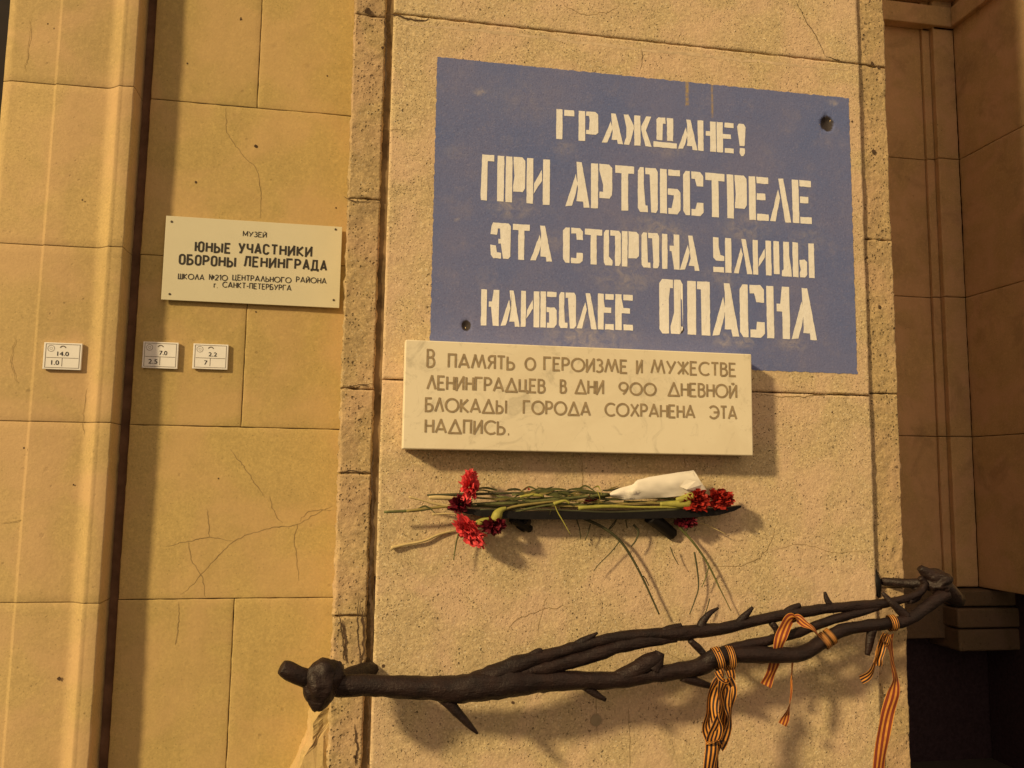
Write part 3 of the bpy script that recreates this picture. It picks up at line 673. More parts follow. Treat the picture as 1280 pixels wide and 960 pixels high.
for li, ws in enumerate([[('В', 533, 544, 22), ('ПАМЯТЬ', 559.5, 643.5, 17), ('О', 655.5, 669.7, 15.5), ('ГЕРОИЗМЕ', 679, 784.5, 16.5), ('И', 795, 803.5, 16.5), ('МУЖЕСТВЕ', 813, 920.5, 16.5)],
                         [('ЛЕНИНГРАДЦЕВ', 533, 682, 17), ('В', 699.6, 708.5, 16.5), ('ДНИ', 718.4, 755, 17), ('900', 773, 820.6, 15.5), ('ДНЕВНОЙ', 834.6, 921.5, 16.5)],
                         [('БЛОКАДЫ', 531, 633.8, 17), ('ГОРОДА', 653.4, 738.5, 16.5), ('СОХРАНЕНА', 755.5, 869.4, 16), ('ЭТА', 888, 921.5, 16)],
                         [('НАДПИСЬ.', 530.6, 638.4, 17)]]):
    for s, a, b, h in ws:
        bm = bmesh.new(); word(bm, s, a, b, (bl[li](a)+.4, bl[li](b)+.4), h*1.05+.6, Ys, 2.6)
        me = bpy.data.meshes.new('word'); bm.to_mesh(me); bm.free(); link('word', me, M_ENGR, slab)

# ------------------------------------------------------------------ plates on the wall
def text(s, px0, px1, b0, b1, hpx, Y, mat, parent, bold=0.0, name='text_line'):
    cu = bpy.data.curves.new('text', 'FONT'); cu.body = s; cu.size = 1
    o = bpy.data.objects.new('text', cu); COL.objects.link(o)
    dg = bpy.context.evaluated_depsgraph_get(); me = bpy.data.meshes.new_from_object(o.evaluated_get(dg))
    bpy.data.objects.remove(o); xs = [v.co.x for v in me.vertices]; a, b = min(xs), max(xs)
    cu2 = bpy.data.curves.new('cap', 'FONT'); cu2.body = 'Н'; cu2.size = 1; o = bpy.data.objects.new('t', cu2); COL.objects.link(o)
    dg = bpy.context.evaluated_depsgraph_get(); m2 = bpy.data.meshes.new_from_object(o.evaluated_get(dg)); bpy.data.objects.remove(o)
    cap = max(v.co.y for v in m2.vertices)
    A_, B_ = P(px0, b0, Y), P(px1, b1, Y); zb = (A_.z+B_.z)/2; h = P((px0+px1)/2, (b0+b1)/2-hpx, Y).z-zb
    for v in me.vertices: v.co = (A_.x+(v.co.x-a)/(b-a)*(B_.x-A_.x), Y, zb+v.co.y/cap*h)
    if bold:
        bm = bmesh.new()
        for k in (-1, -.33, .33, 1):
            n0 = len(bm.verts); bm.from_mesh(me); bm.verts.ensure_lookup_table()
            for v in bm.verts[n0:]: v.co.x += k*bold*h; v.co.y -= .00007*(k+1)
        bm.to_mesh(me); bm.free()
    me.name = name; me.materials.clear()
    return link(name, me, mat, parent)
YP = YW-.020
px0_ = (P(206, 270, YP).x+P(203, 376, YP).x)/2; px1_ = (P(428, 283, YP).x+P(424, 383, YP).x)/2
pz1_ = (P(206, 270, YP).z+P(428, 283, YP).z)/2; pz0_ = (P(203, 376.5, YP).z+P(424, 383, YP).z)/2
plate = empty('museum_plate', ((px0_+px1_)/2, YP, pz0_), 'cream rectangular museum plate with black text screwed to the yellow wall', 'plaque')
box('plate', px0_, px1_, YP, YP+.006, pz0_, pz1_, M_PLATE, plate, .001)
YT = YP-.0007
for st_, a_, b_, p0, p1, hh, wd, dd, gp in (('МУЗЕЙ', 303.5, 333.5, 295.6, 297.2, 6.2, 1.05, SB, .2), ('ЮНЫЕ УЧАСТНИКИ', 243.2, 390.3, 315.2, 320.9, 12.6, 2.5, SC_, .29),
        ('ОБОРОНЫ ЛЕНИНГРАДА', 223.3, 408.6, 331.3, 338.2, 12.6, 2.5, SC_, .29), ('ШКОЛА №210 ЦЕНТРАЛЬНОГО РАЙОНА', 222.3, 408.3, 349.2, 354.6, 6.7, 1.1, SB, .22), ('г. САНКТ-ПЕТЕРБУРГА', 267, 364.4, 359.9, 362.9, 6.7, 1.1, SB, .22)):
    tw = sum(dd[c][0] for c in st_)+gp*(len(st_)-1); x_ = 0
    for wrd in st_.split(' '):
        ww_ = sum(dd[c][0] for c in wrd)+gp*(len(wrd)-1); f0, f1 = x_/tw, (x_+ww_)/tw; x_ += ww_+dd[' '][0]+2*gp
        bm = bmesh.new(); word(bm, wrd, a_+(b_-a_)*f0, a_+(b_-a_)*f1, (p0+(p1-p0)*f0, p0+(p1-p0)*f1), hh*1.03+.5, YT+.0009, wd, dd, gp)
        for v in bm.verts: pass
        me = bpy.data.meshes.new('word'); bm.to_mesh(me); bm.free(); link('word', me, M_PRINT, plate)
def screw(c, r, Y, mat, parent):
    vs, fs = tube([(c.x, Y+.006, c.z, r), (c.x, Y, c.z, r), (c.x, Y-.001, c.z, r*.7)], 10, 2)
    mesh('screw', vs, fs, mat, parent, True)
for a, b in ((214.5, 277), (419.5, 286.8), (212, 367.5), (417, 375)): screw(P(a, b, YP), .0042, YP-.0012, M_SCREW, plate)
for a, b in ((214.5, 277), (419.5, 286.8), (212, 367.5), (417, 375)):
    q = P(a, b, YP); vs, fs = tube([(q.x, YP+.006, q.z, .006), (q.x, YW+.012, q.z, .006)], 8, 2); mesh('standoff', vs, fs, M_SCREW, plate, True)

def tagplate(cx0, cx1, cy0, cy1, yw, top, tops, bot, bots, label):
    "cx in px; yw is the wall behind"
    Y = yw-.012; X0, X1 = PX(cx0, Y, (cy0+cy1)/2), PX(cx1, Y, (cy0+cy1)/2); Z1, Z0 = P((cx0+cx1)/2, cy0, Y).z, P((cx0+cx1)/2, cy1, Y).z
    t = empty('survey_tag', ((X0+X1)/2, yw, Z0), label, 'marker plate', 'small survey tags on the wall')
    box('plate', X0, X1, Y, yw-.0025, Z0, Z1, M_TAG, t, .0015)
    w, h = X1-X0, Z1-Z0; bm = bmesh.new(); e = Y-.0006
    def bar(u0, v0, u1, v1):
        bm.faces.new([bm.verts.new((X0+w*u, e, Z0+h*v)) for u, v in ((u0, v0), (u1, v0), (u1, v1), (u0, v1))])
    for u0, v0, u1, v1 in ((.05, .06, .95, .075), (.05, .935, .95, .95), (.05, .075, .062, .935), (.938, .075, .95, .935), (.08, .43, .92, .445), (.49, .12, .502, .43)): bar(u0, v0, u1, v1)
    me = bpy.data.meshes.new('rule_lines'); bm.to_mesh(me); bm.free(); link('rule_lines', me, M_TAGP, t)
    def ringm(name, uc, vc, r, wd, a0, a1, yy):
        vs = []; fs = []; n = 24
        for k in range(n+1):
            a = math.radians(a0+(a1-a0)*k/n)
            for q in (r, r-wd): vs.append((X0+w*uc+math.cos(a)*q, yy, Z0+h*vc+math.sin(a)*q))
        for k in range(n): fs.append((2*k, 2*k+1, 2*k+3, 2*k+2))
        mesh(name, vs, fs, M_TAGP, t)
    ringm('stamp_ring', .19, .78, .0125*w/.135, .0011, 0, 360, e-.0003); ringm('stamp_ring', .19, .78, .005*w/.135, .0007, 0, 360, e-.0003)
    ringm('arch_mark', .50, .78, .012*w/.135, .0036*w/.135, 20, 160, e-.0002)
    def tx(s, u0, u1, v, hh):
        a = P(cx0, cy1, Y)
        me_ = text(s, 100, 200, 300, 300, 10, Y, M_TAGP, t, .02, 'number').data
        xs = [q.co.x for q in me_.vertices]; zs = [q.co.z for q in me_.vertices]; x0, x1, z0, z1 = min(xs), max(xs), min(zs), max(zs)
        for q in me_.vertices: q.co = (X0+w*(u0+(u1-u0)*(q.co.x-x0)/(x1-x0)), e-.0004, Z0+h*(v+hh*(q.co.z-z0)/(z1-z0)))
    tx(top, *tops, .51, .16); tx(bot, *bots, .17, .17)
tagplate(54, 102, 428.5, 462, F2, '14.0', (.36, .66), '1.0', (.22, .42), 'small pale survey tag reading 14.0 and 1.0 on the left pilaster')
tagplate(178, 222.5, 427.5, 460.5, YW, '7.0', (.47, .69), '2.5', (.18, .43), 'small survey tag reading 7.0 and 2.5 half in the shadow of the pilaster')
tagplate(241, 285, 430, 461.5, YW, '2.2', (.44, .68), '7', (.33, .42), 'small survey tag reading 2.2 and 7 on the lit wall')

# ------------------------------------------------------------------ recess on the right
YR = 1.62
rec = empty('entrance_recess', (PX(1180, YR), YR, 0), 'shaded stone recess with moulded jamb to the right of the pier', 'wall')
zR = [rows[0]] + [PZ(1145, y, YR) for y in (34, 199, 371, 545, 733)]
xa, xb, xc, xd = PX(1168, YR), PX(1181, YR-.02), PX(1202, YR-.05), PX(1212, YR-.05)
print('recess x', XPR, xa, xb, xc, xd, zR, 'edge of frame on reveal', [round(P(1280, 480, y).x, 3) for y in (0, .2, .3, .4, .5)])
rv_x = xd
zr2 = [rows[0], rows[0]-.75] + [rows[0]-1.5] + zR[1:]
for i in range(len(zr2)-1):
    t_, b_ = zr2[i]-.002, zr2[i+1]+.002
    stone('stone_block', XPR-.15, xa, b_, t_, YR, YR+.15, M_REC, rec, res=.025, er=.0022, ew=.005, relief=wall_rel)
    stone('jamb_block', xa+.002, xb, b_, t_, YR-.018, YR+.14, M_REC, rec, res=.012, er=.004, ew=.006)
    stone('jamb_block', xb+.002, xd, b_, t_, YR-.05, YR+.14, M_REC, rec, res=.012, er=.004, ew=.006)
    # reveal facing left, coming towards the street
    ys = [YR-.046, .93, .02] if i % 2 else [YR-.046, 1.03, .4, .02]
    for ya, yb in zip(ys, ys[1:]):
        o = stone('stone_block', -(ya-.002), -(yb+.002), b_, t_, 0, .14, M_REC, rec, res=.025, er=.0022, ew=.005, relief=wall_rel)
        for v in o.data.vertices: x, y, z = v.co; v.co = (rv_x+.002+y, -x, z)
box('joint_fill', XPR-.14, xd+.14, YR+.0105, YR+.16, zr2[-1], rows[0], M_MORT, rec, 0)
box('joint_fill', rv_x+.022, rv_x+.15, .03, YR+.008, zr2[-1], rows[0], M_MORT, rec, 0)
# cornice bands near the top of the frame
for (y0, y1, d) in ((37, 13, .020), (4, -20, .035)):
    z0, z1 = PZ(1145, y0, YR), PZ(1145, y1, YR)
    box('cornice_band', XPR-.14, xd+.002, YR-.052-d, YR-.002, z0, z1, M_REC, rec, .006)
    box('cornice_band', rv_x-d-.012, rv_x+.02, .03, YR-.054-d, z0+.0005, z1-.0005, M_REC, rec, .006)
# moulded base of the jamb
zb = [zR[-1], PZ(1145, 757, YR), PZ(1145, 775, YR), PZ(1145, 800, YR)]
box('base_block', XPR-.14, PX(1180, YR-.04), YR-.03, YR+.14, PZ(1150, 797, YR), zb[0]-.003, M_BASE, rec, .006)
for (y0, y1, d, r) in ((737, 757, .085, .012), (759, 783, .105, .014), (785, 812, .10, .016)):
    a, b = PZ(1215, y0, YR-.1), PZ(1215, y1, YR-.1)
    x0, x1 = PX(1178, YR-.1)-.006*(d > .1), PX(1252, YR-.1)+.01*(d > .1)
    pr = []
    box('base_moulding', x0, x1+.2, YR-.05-d, YR+.12, b, a, M_BASE, rec, .012)
box('void_back', XPR-.16, 3.9, YR+.12, YR+.3, 0.001, zb[0], M_VOID, rec, 0)  # dark face in place of the deep opening below the mouldings
box('basement_return', rv_x+.165, rv_x+.3, .04, YR+.11, .001, zb[0]-.002, M_VOID, rec, 0)

# ------------------------------------------------------------------ bronze thorn branch
br = empty('thorn_branch', P(780, 840, -.17), 'dark bronze branch with thorns spanning the pier below the flowers', 'sculpture')
def part(name, pts, parent, mat=None, **kw):
    vs, fs = pxtube(pts, **kw); return mesh(name, vs, fs, mat or M_IRON, parent, True)
part('stem', [(385, 853, -.20, 12), (425, 857, -.20, 12.5), (470, 857, -.20, 12.5), (530, 860, -.20, 13.5), (570, 861, -.20, 16), (600, 858, -.20, 17), (640, 853, -.195, 17), (672, 851, -.19, 14), (720, 851, -.19, 11.5), (768, 850, -.19, 10.5), (815, 843, -.19, 10.5), (840, 840, -.19, 10), (875, 834, -.19, 11), (893, 823, -.19, 12), (925, 818, -.19, 10.5), (975, 819, -.19, 10), (1001, 817, -.19, 9.5), (1024, 805, -.18, 9), (1044, 792, -.18, 8.5), (1063, 785, -.17, 8), (1106, 780, -.16, 8), (1132, 776, -.15, 7.5), (1155, 761, -.13, 7.5), (1182, 741, -.11, 8.5)], br, sides=22, wob=.12)
part('stem', [(585, 856, -.20, 10), (620, 842, -.195, 12), (655, 828, -.19, 10), (690, 818, -.185, 8), (725, 808, -.18, 7), (760, 799, -.175, 7), (800, 794, -.17, 7.5), (845, 792, -.17, 9), (866, 790, -.165, 8.5), (900, 786, -.16, 7.5), (940, 777, -.155, 7), (991, 767, -.15, 7), (1040, 760, -.14, 6.5), (1090, 756, -.13, 6.5), (1122, 751, -.12, 5.5), (1145, 743, -.11, 5), (1156, 731, -.10, 5), (1150, 722, -.1, 4)], br, sides=18, wob=.15)
part('stem', [(630, 848, -.195, 9), (665, 838, -.19, 9.5), (696, 831, -.19, 9), (732, 822, -.185, 9), (768, 810, -.18, 8.5), (804, 802, -.175, 8), (845, 798, -.17, 5)], br, sides=18, wob=.15)
part('stem', [(885, 823, -.185, 7), (915, 811, -.18, 7), (958, 801, -.17, 6.5), (991, 793, -.165, 6), (1015, 784, -.16, 6), (1040, 775, -.15, 6), (1073, 766, -.14, 5.5), (1100, 758, -.13, 4)], br, sides=18, wob=.15)
def thorn(pts): part('thorn', pts, br, sides=8, wob=.12, sub=4)
for t in ([(548, 866, -.20, 9), (566, 884, -.205, 6.5), (583, 903, -.21, 4.5), (597, 917, -.21, 1.5)],
          [(705, 816, -.18, 5), (728, 802, -.18, 5), (747, 791, -.18, 1.6)], [(660, 824, -.19, 6), (672, 815, -.19, 4.5), (678, 813, -.19, 2.5)],
          [(726, 855, -.19, 5), (742, 866, -.195, 4.5), (757, 875, -.195, 2.5)], [(770, 848, -.19, 9), (792, 839, -.19, 11), (806, 831, -.188, 12), (817, 825, -.187, 11), (824, 819, -.187, 7)], [(815, 838, -.19, 12), (820, 827, -.187, 10), (825, 815, -.187, 6)],
          [(828, 790, -.17, 6), (843, 785, -.17, 5), (852, 782, -.17, 3.5)], [(874, 787, -.165, 6), (879, 776, -.165, 5), (888, 766, -.165, 3.6), (898, 760, -.165, 1.4)],
          [(862, 800, -.17, 4), (873, 810, -.175, 4.5), (884, 822, -.18, 4)], [(852, 846, -.19, 6), (870, 852, -.19, 6), (889, 858, -.19, 3.5)],
          [(920, 781, -.16, 5), (932, 769, -.16, 4.5), (941, 759, -.16, 2)], [(976, 771, -.15, 5), (988, 762, -.15, 5), (1000, 756, -.15, 3)],
          [(1040, 760, -.14, 5), (1034, 750, -.14, 3.8), (1031, 740, -.14, 2)], [(964, 778, -.155, 4.5), (970, 786, -.16, 4.5), (974, 796, -.165, 4)],
          [(1090, 786, -.165, 6.5), (1087, 802, -.165, 5.5), (1084, 819, -.165, 3)], [(1103, 741, -.13, 2), (1113, 752, -.14, 4.5), (1124, 762, -.145, 5.5), (1134, 772, -.15, 6)]):
    thorn(t)
# knob with its rod end at the left
part('rod_end', [(352, 834, -.235, 8), (360, 838, -.23, 10.5), (374, 845, -.225, 10.5), (392, 851, -.21, 11)], br, sides=14, wob=.05)
def lump(name, c, rx, ry, rz, tilt, parent, seed=0, wob=.10, n=20):
    bm = bmesh.new(); bmesh.ops.create_icosphere(bm, subdivisions=4, radius=1)
    for v in bm.verts:
        k = 1+wob*fr(v.co.x+seed, v.co.y, v.co.z, 1.6, 3)
        v.co = Vector((v.co.x*rx, v.co.y*ry, v.co.z*rz))*k
    bmesh.ops.transform(bm, matrix=Matrix.Translation(c) @ Matrix.Rotation(tilt, 4, 'Y'), verts=bm.verts)
    me = bpy.data.meshes.new(name); bm.to_mesh(me); bm.free(); return link(name, me, M_IRON, parent, True)
pm = PIXM*.94
lump('knob', P(402, 854, -.21), 20*pm, 23*pm, 29*pm, .15, br, 0, .16)
lump('knob', P(413, 850, -.20), 17*pm, 18*pm, 22*pm, .35, br, 5, .16)
part('bracket', [(412, 852, -.19, 9), (432, 846, -.12, 9), (455, 838, -.03, 9), (474, 834, .05, 9)], br, sides=10, wob=.1)
# knot and bracket at the right
lump('knot', P(1171, 727, -.09), 19*pm, 20*pm, 16*pm, -.4, br, 9, .3)
part('knot_bud', [(1150, 710, -.09, 5), (1158, 717, -.09, 8), (1168, 723, -.09, 12), (1180, 736, -.09, 12), (1196, 748, -.05, 8)], br, sides=12, wob=.2)
part('bracket', [(1168, 728, -.08, 8), (1135, 729, -.03, 6), (1110, 727, .01, 5.5), (1094, 726, .05, 6)], br, sides=10, wob=.12)
part('bracket', [(1092, 708, .02, 2), (1096, 728, .012, 5.5), (1098, 746, .02, 3)], br, M_BLACK, sides=8, wob=.12)
part('bracket', [(1140, 733, -.03, 4), (1150, 738, -.06, 4), (1146, 748, -.09, 4), (1136, 752, -.12, 4)], br, sides=8, wob=.1)
part('dark_rod', [(1178, 741, -.08, 9), (1188, 746, .15, 9), (1196, 749, .5, 11)], br, M_BLACK, sides=10)  # near-black rod running back from the knot

# ------------------------------------------------------------------ striped ribbons
def ribbon(name, pts, parent, width=.022, mat=None, sub=8, curl=.25, seed=0):
    "pts: (px, py, Y, angle in degrees of the width direction about z, 0 = facing the street)"
    pp = catmull([(*P(a, b, Y), an, w) for a, b, Y, an, w in [(q if len(q) == 5 else (*q, 1.0)) for q in pts]], sub); vs = []; fs = []; uvs = []; n = len(pp); K = 4
    for i, p in enumerate(pp):
        c = Vector(p[:3]); a = Vector(pp[max(0, i-1)][:3]); b = Vector(pp[min(n-1, i+1)][:3]); t = (b-a).normalized()
        an = math.radians(p[3]); side = Vector((math.cos(an), math.sin(an), 0)); side = (side-t*side.dot(t))
        if side.length < .1: side = Vector((0, 0, 1))-t*t.z
        side.normalize(); nn = side.cross(t)
        for k in range(K+1):
            u = k/K; vs.append(c+side*((u-.5)*width*1.42*p[4]) + nn*(math.sin(u*math.pi*1.5+i*.3+seed)*.0022))
            uvs.append((u, i/n))
    for i in range(n-1):
        for k in range(K): a = i*(K+1)+k; fs.append((a, a+1, a+K+2, a+K+1))
    me = bpy.data.meshes.new(name); me.from_pydata([tuple(v) for v in vs], [], fs); me.update()
    uv = me.uv_layers.new(name='UVMap')
    for l in me.loops: uv.data[l.index].uv = uvs[l.vertex_index]
    return link(name, me, mat or M_RIB, parent, True)
def wrap(parent, px, py, Y, r_px, tilt, width=.022, turns=1, mat=None, name='wrap'):
    "band around the branch; tilt = angle of the branch in the picture plane"
    c = P(px, py, Y); T = Vector((math.cos(tilt), 0, math.sin(tilt))); Np = Vector((-math.sin(tilt), 0, math.cos(tilt))); D = Vector((0, 1, 0))
    R = r_px*PIXM*.97; vs = []; fs = []; uvs = []; n = int(22*turns); K = 4
    for i in range(n+1):
        a = 2*math.pi*i/n*turns; sh = T*(.004*math.sin(a*1.0)+.010*(i/n)*(turns-1)); rr = R*(1+.04*math.sin(3*a))
        for k in range(K+1):
            u = k/K; vs.append(c+sh+Np*math.cos(a)*rr+D*math.sin(a)*rr+T*((u-.5)*width)); uvs.append((u, i/n))
    for i in range(n):
        for k in range(K): b = i*(K+1)+k; fs.append((b, b+1, b+K+2, b+K+1))
    me = bpy.data.meshes.new(name); me.from_pydata([tuple(v) for v in vs], [], fs); me.update()
    uv = me.uv_layers.new(name='UVMap')
    for l in me.loops: uv.data[l.index].uv = uvs[l.vertex_index]
    return link(name, me, mat or M_RIB, parent, True)
g = 'striped ribbons tied to the branch'
R1 = empty('ribbon', P(905, 830, -.19), 'longest tangled orange and black striped ribbon bunch, tied left of the other two', 'ribbon', g)
wrap(R1, 897, 824, -.19, 14.5, .25, .024); wrap(R1, 911, 823, -.19, 15.5, .06, .022)
ribbon('knot', [(898, 838, -.235, 0), (902, 846, -.24, 20), (908, 852, -.24, 50), (914, 848, -.238, 10), (912, 838, -.235, 0)], R1, .022)
ribbon('tail', [(904, 846, -.24, 10), (896, 854, -.24, -10), (889, 868, -.235, 20), (886, 890, -.23, 40), (883, 905, -.23, 10), (884, 915, -.23, -10), (888, 926, -.23, 0)], R1, .022, seed=1)
ribbon('tail', [(905, 850, -.243, 0), (901, 866, -.245, 30), (903, 884, -.24, 50), (897, 905, -.24, 10), (890, 922, -.24, 0), (889, 938, -.24, -15), (886, 960, -.24, 0), (884, 985, -.24, 10), (882, 1020, -.24, 10)], R1, .027, seed=2)
ribbon('tail', [(909, 848, -.24, 0), (914, 862, -.24, -20), (911, 880, -.235, 10), (912, 896, -.235, 40), (909, 912, -.235, 20), (900, 932, -.23, -20), (896, 928, -.23, 0), (892, 922, -.23, 0)], R1, .026, seed=3)
ribbon('tail', [(908, 850, -.232, 0), (908, 868, -.23, -50), (905, 890, -.225, -20), (902, 915, -.225, 10), (896, 940, -.228, 40), (894, 955, -.23, 20), (892, 985, -.23, 0)], R1, .024, seed=4)
ribbon('tail', [(900, 850, -.238, 20), (892, 876, -.236, -20), (893, 896, -.238, -60), (897, 912, -.24, 0), (893, 926, -.245, 10)], R1, .024, seed=5)
ribbon('knot', [(882, 929, -.238, 80, .6), (888, 928, -.252, 80, .7), (897, 926, -.252, 80, .7), (902, 923, -.235, 80, .5)], R1, .014)
R2 = empty('ribbon', P(1030, 800, -.18), 'middle striped ribbon arched over the upper stem of the branch with faded ends', 'ribbon', g)
wrap(R2, 1031, 801, -.18, 11, .62, .020); wrap(R2, 1038, 796, -.18, 11, .60, .016)
ribbon('loop', [(1026, 797, -.22, 60, .6), (1016, 786, -.22, 30, .6), (1005, 779, -.21, 0, .8), (996, 772, -.2, 0, 1), (987, 774, -.195, 0, 1.1), (980, 787, -.195, 0, 1.1), (975, 800, -.2, 0, 1.1), (972, 812, -.195, 5, 1)], R2, .026, M_RIBF)
ribbon('loop', [(1024, 796, -.215, 60, .5), (1012, 783, -.21, 30, .5), (1000, 774, -.19, 0, .7), (990, 777, -.18, 0, .8)], R2, .018, M_RIB, seed=2)
ribbon('tail', [(969, 825, -.165, 0), (965, 838, -.16, 10), (960, 850, -.155, 0), (957, 857, -.155, 0)], R2, .028, M_RIBF)
ribbon('tail', [(991, 824, -.165, 50), (990, 840, -.16, 60), (989, 856, -.155, 70), (988, 874, -.155, 75), (986, 886, -.155, 40), (982, 897, -.155, 10), (978, 906, -.155, 0)], R2, .022, M_RIBF)
R3 = empty('ribbon', P(1113, 790, -.16), 'right striped ribbon with one long reddish tail hanging past the pier edge', 'ribbon', g)
wrap(R3, 1115, 779, -.16, 10.5, -.25+.35, .024)
ribbon('knot', [(1110, 792, -.195, 20), (1104, 798, -.2, 50), (1108, 806, -.2, 10), (1112, 796, -.2, 0)], R3, .016)
ribbon('tail', [(1108, 794, -.195, 0), (1099, 804, -.195, 40), (1095, 820, -.19, 60), (1092, 834, -.19, 30), (1086, 844, -.19, 0), (1076, 850, -.19, 0)], R3, .020, seed=1)
ribbon('tail', [(1106, 796, -.19, 0), (1101, 812, -.19, -30), (1098, 824, -.19, -60), (1097, 832, -.188, -20)], R3, .020, seed=3)
ribbon('tail', [(1110, 794, -.195, 0), (1113, 810, -.19, 25, .7), (1115, 826, -.19, 40, .7), (1119, 844, -.185, 30, .75), (1119, 856, -.185, 10, .8), (1116, 870, -.185, 0), (1110, 890, -.18, -10), (1105, 915, -.18, 0), (1100, 945, -.18, 5), (1097, 975, -.18, 0), (1094, 1020, -.18, 0)], R3, .034, M_RIBF, seed=2)

# ------------------------------------------------------------------ flower shelf with carnations
P_ = P
def P(px, py, Y=0.0): return P_(px, py, Y*.62)     # how far things stand off the wall here
sh = empty('flower_shelf', P(760, 645, -.06), 'narrow dark metal ledge fixed to the pier under the marble slab', 'shelf')
def shelf():
    pts = [(560, 636, 2), (600, 641, 5), (650, 644, 6), (720, 644, 6.5), (800, 643, 6.5), (860, 642, 6), (895, 640, 5), (918, 636, 3.5), (927, 633, 1.5)]
    vs = []; fs = []; n = len(pts)
    for a, b, h in pts:
        for yy, hh in ((-.078, 1), (-.078, -1), (-.006, -1), (-.006, 1)):
            k = .45 if a > 900 or a < 590 else 1
            p = P(a, b-h*hh*.8, -.1); vs.append((p.x, -.045+(yy+.045)*k, p.z))
    for i in range(n-1):
        for k in range(4): fs.append((4*i+k, 4*i+(k+1) % 4, 4*i+4+(k+1) % 4, 4*i+4+k))
    fs += [(0, 1, 2, 3), tuple(4*(n-1)+k for k in (3, 2, 1, 0))]
    mesh('ledge', vs, fs, M_BLACK, sh)
shelf()
part('bracket', [(640, 648, -.08, 6), (652, 655, -.05, 5), (662, 661, -.004, 5)], sh, M_BLACK, sides=8)
part('bracket', [(812, 646, -.09, 9), (826, 656, -.05, 9), (840, 668, -.004, 8)], sh, M_BLACK, sides=8)
part('bracket', [(654, 648, -.05, 9), (656, 652, -.03, 8), (650, 662, -.02, 6)], sh, M_BLACK, sides=8)
def bloom(parent, px, py, Y, rx, rz, mat, n=46, seed=1, dirn=(0, -1, .2), tilt=0):
    rnd = random.Random(seed); c = P(px, py, Y); d = Vector(dirn).normalized(); vs = []; fs = []
    R = (rx+rz)/2*PIXM; q = d.to_track_quat('Z', 'Y')
    for k in range(n):
        az = rnd.uniform(0, 2*math.pi); el = rnd.uniform(0, 1)**.7; ln = R*rnd.uniform(.75, 1.15); wd = R*rnd.uniform(.35, .62)
        ax = (q @ Vector((math.cos(az)*math.sin(el*1.75), math.sin(az)*math.sin(el*1.75), math.cos(el*1.75)))).normalized()
        s = ax.cross(Vector((rnd.uniform(-1, 1), rnd.uniform(-1, 1), rnd.uniform(-1, 1)))).normalized(); t = s.cross(ax)
        b = len(vs); NS, NT = 3, 5; ph = rnd.uniform(0, 6)
        for i in range(NS+1):
            f_ = i/NS
            for j in range(NT+1):
                v = j/NT-.5; w_ = wd*(.25+.95*f_**.8); ed = (1+.16*math.cos(v*9+ph)+rnd.uniform(-.12, .12)) if i == NS else 1
                p = ax*(ln*(.15+.85*f_)*(1-.35*v*v)*ed) + s*(v*2*w_*.8) + t*(math.sin(v*11+ph)*.14*R*f_ + f_*f_*.18*R)
                p.x *= rx/((rx+rz)/2); p.z *= rz/((rx+rz)/2); p.y *= .8
                p = Matrix.Rotation(math.radians(tilt), 3, 'Y') @ p
                vs.append(c+p)
        for i in range(NS):
            for j in range(NT): a = b+i*(NT+1)+j; fs.append((a, a+1, a+NT+2, a+NT+1))
    me = bpy.data.meshes.new('bloom'); me.from_pydata([tuple(v) for v in vs], [], fs); me.update()
    return link('bloom', me, mat, parent, True)
def stemtube(parent, pts, mat=None, r=1.4, name='stem', **kw):
    return part(name, [(a, b, Y, r*(1+.25*math.sin(a*.21))) for a, b, Y in pts], parent, mat or M_STEM, sides=6, sub=5, **kw)
def leaf(parent, pts, w=2.2, mat=None):
    pp = catmull([(*P(a, b, Y),) for a, b, Y in pts], 6); vs = []; fs = []; n = len(pp)
    for i, p in enumerate(pp):
        f_ = i/(n-1); ww = w*PIXM*(math.sin(math.pi*min(1, .12+f_*.88))**.6)*.5
        vs += [Vector(p)+Vector((0, -.0008, ww)), Vector(p)+Vector((0, .001, -ww))]
    for i in range(n-1): fs.append((2*i, 2*i+1, 2*i+3, 2*i+2))
    return mesh('leaf', vs, fs, mat or M_STEM, parent, True)
CG = 'carnations laid on the ledge'
def carnation(label, bl, stem, calyx=None, leaves=(), smat=None, r=1.5):
    px, py, Y, rx, rz, mat, n, seed, d, *tl = bl
    t = empty('carnation', P(px, py, Y), label, 'flower', CG)
    bloom(t, px, py, Y, rx, rz, mat, n, seed, d, tl[0] if tl else 0)
    if calyx: part('calyx', calyx, t, M_CALYX, sides=10, sub=4)
    if stem: stemtube(t, stem, smat, r)
    for l in leaves: leaf(t, l)
    return t
carnation('bright red carnation standing highest at the left end of the ledge', (586, 609, -.125, 12, 20, M_RED, 40, 3, (.1, -.7, .7), 8), [(590, 622, -.10), (640, 624, -.09), (700, 622, -.08), (760, 620, -.08)], None, [[(640, 624, -.09), (655, 616, -.09), (680, 614, -.09)], [(700, 622, -.08), (712, 612, -.09), (735, 610, -.09)]])
carnation('dark crimson carnation tucked under the bright red one at the left end', (576, 630, -.115, 14, 10, M_CRIM, 50, 5, (-.5, -.8, .1)), [(585, 632, -.09), (640, 634, -.09), (720, 631, -.08), (800, 628, -.09)])
carnation('bright red carnation hanging below the left end of the ledge', (588, 663, -.12, 23, 12, M_RED, 64, 8, (-.4, -.75, -.5), 48), [(601, 654, -.10), (625, 646, -.11), (660, 636, -.12), (700, 630, -.11), (750, 634, -.1)], [(596, 656, -.115, 5), (603, 652, -.11, 4.5), (611, 648, -.11, 3), (616, 645, -.11, 2)])
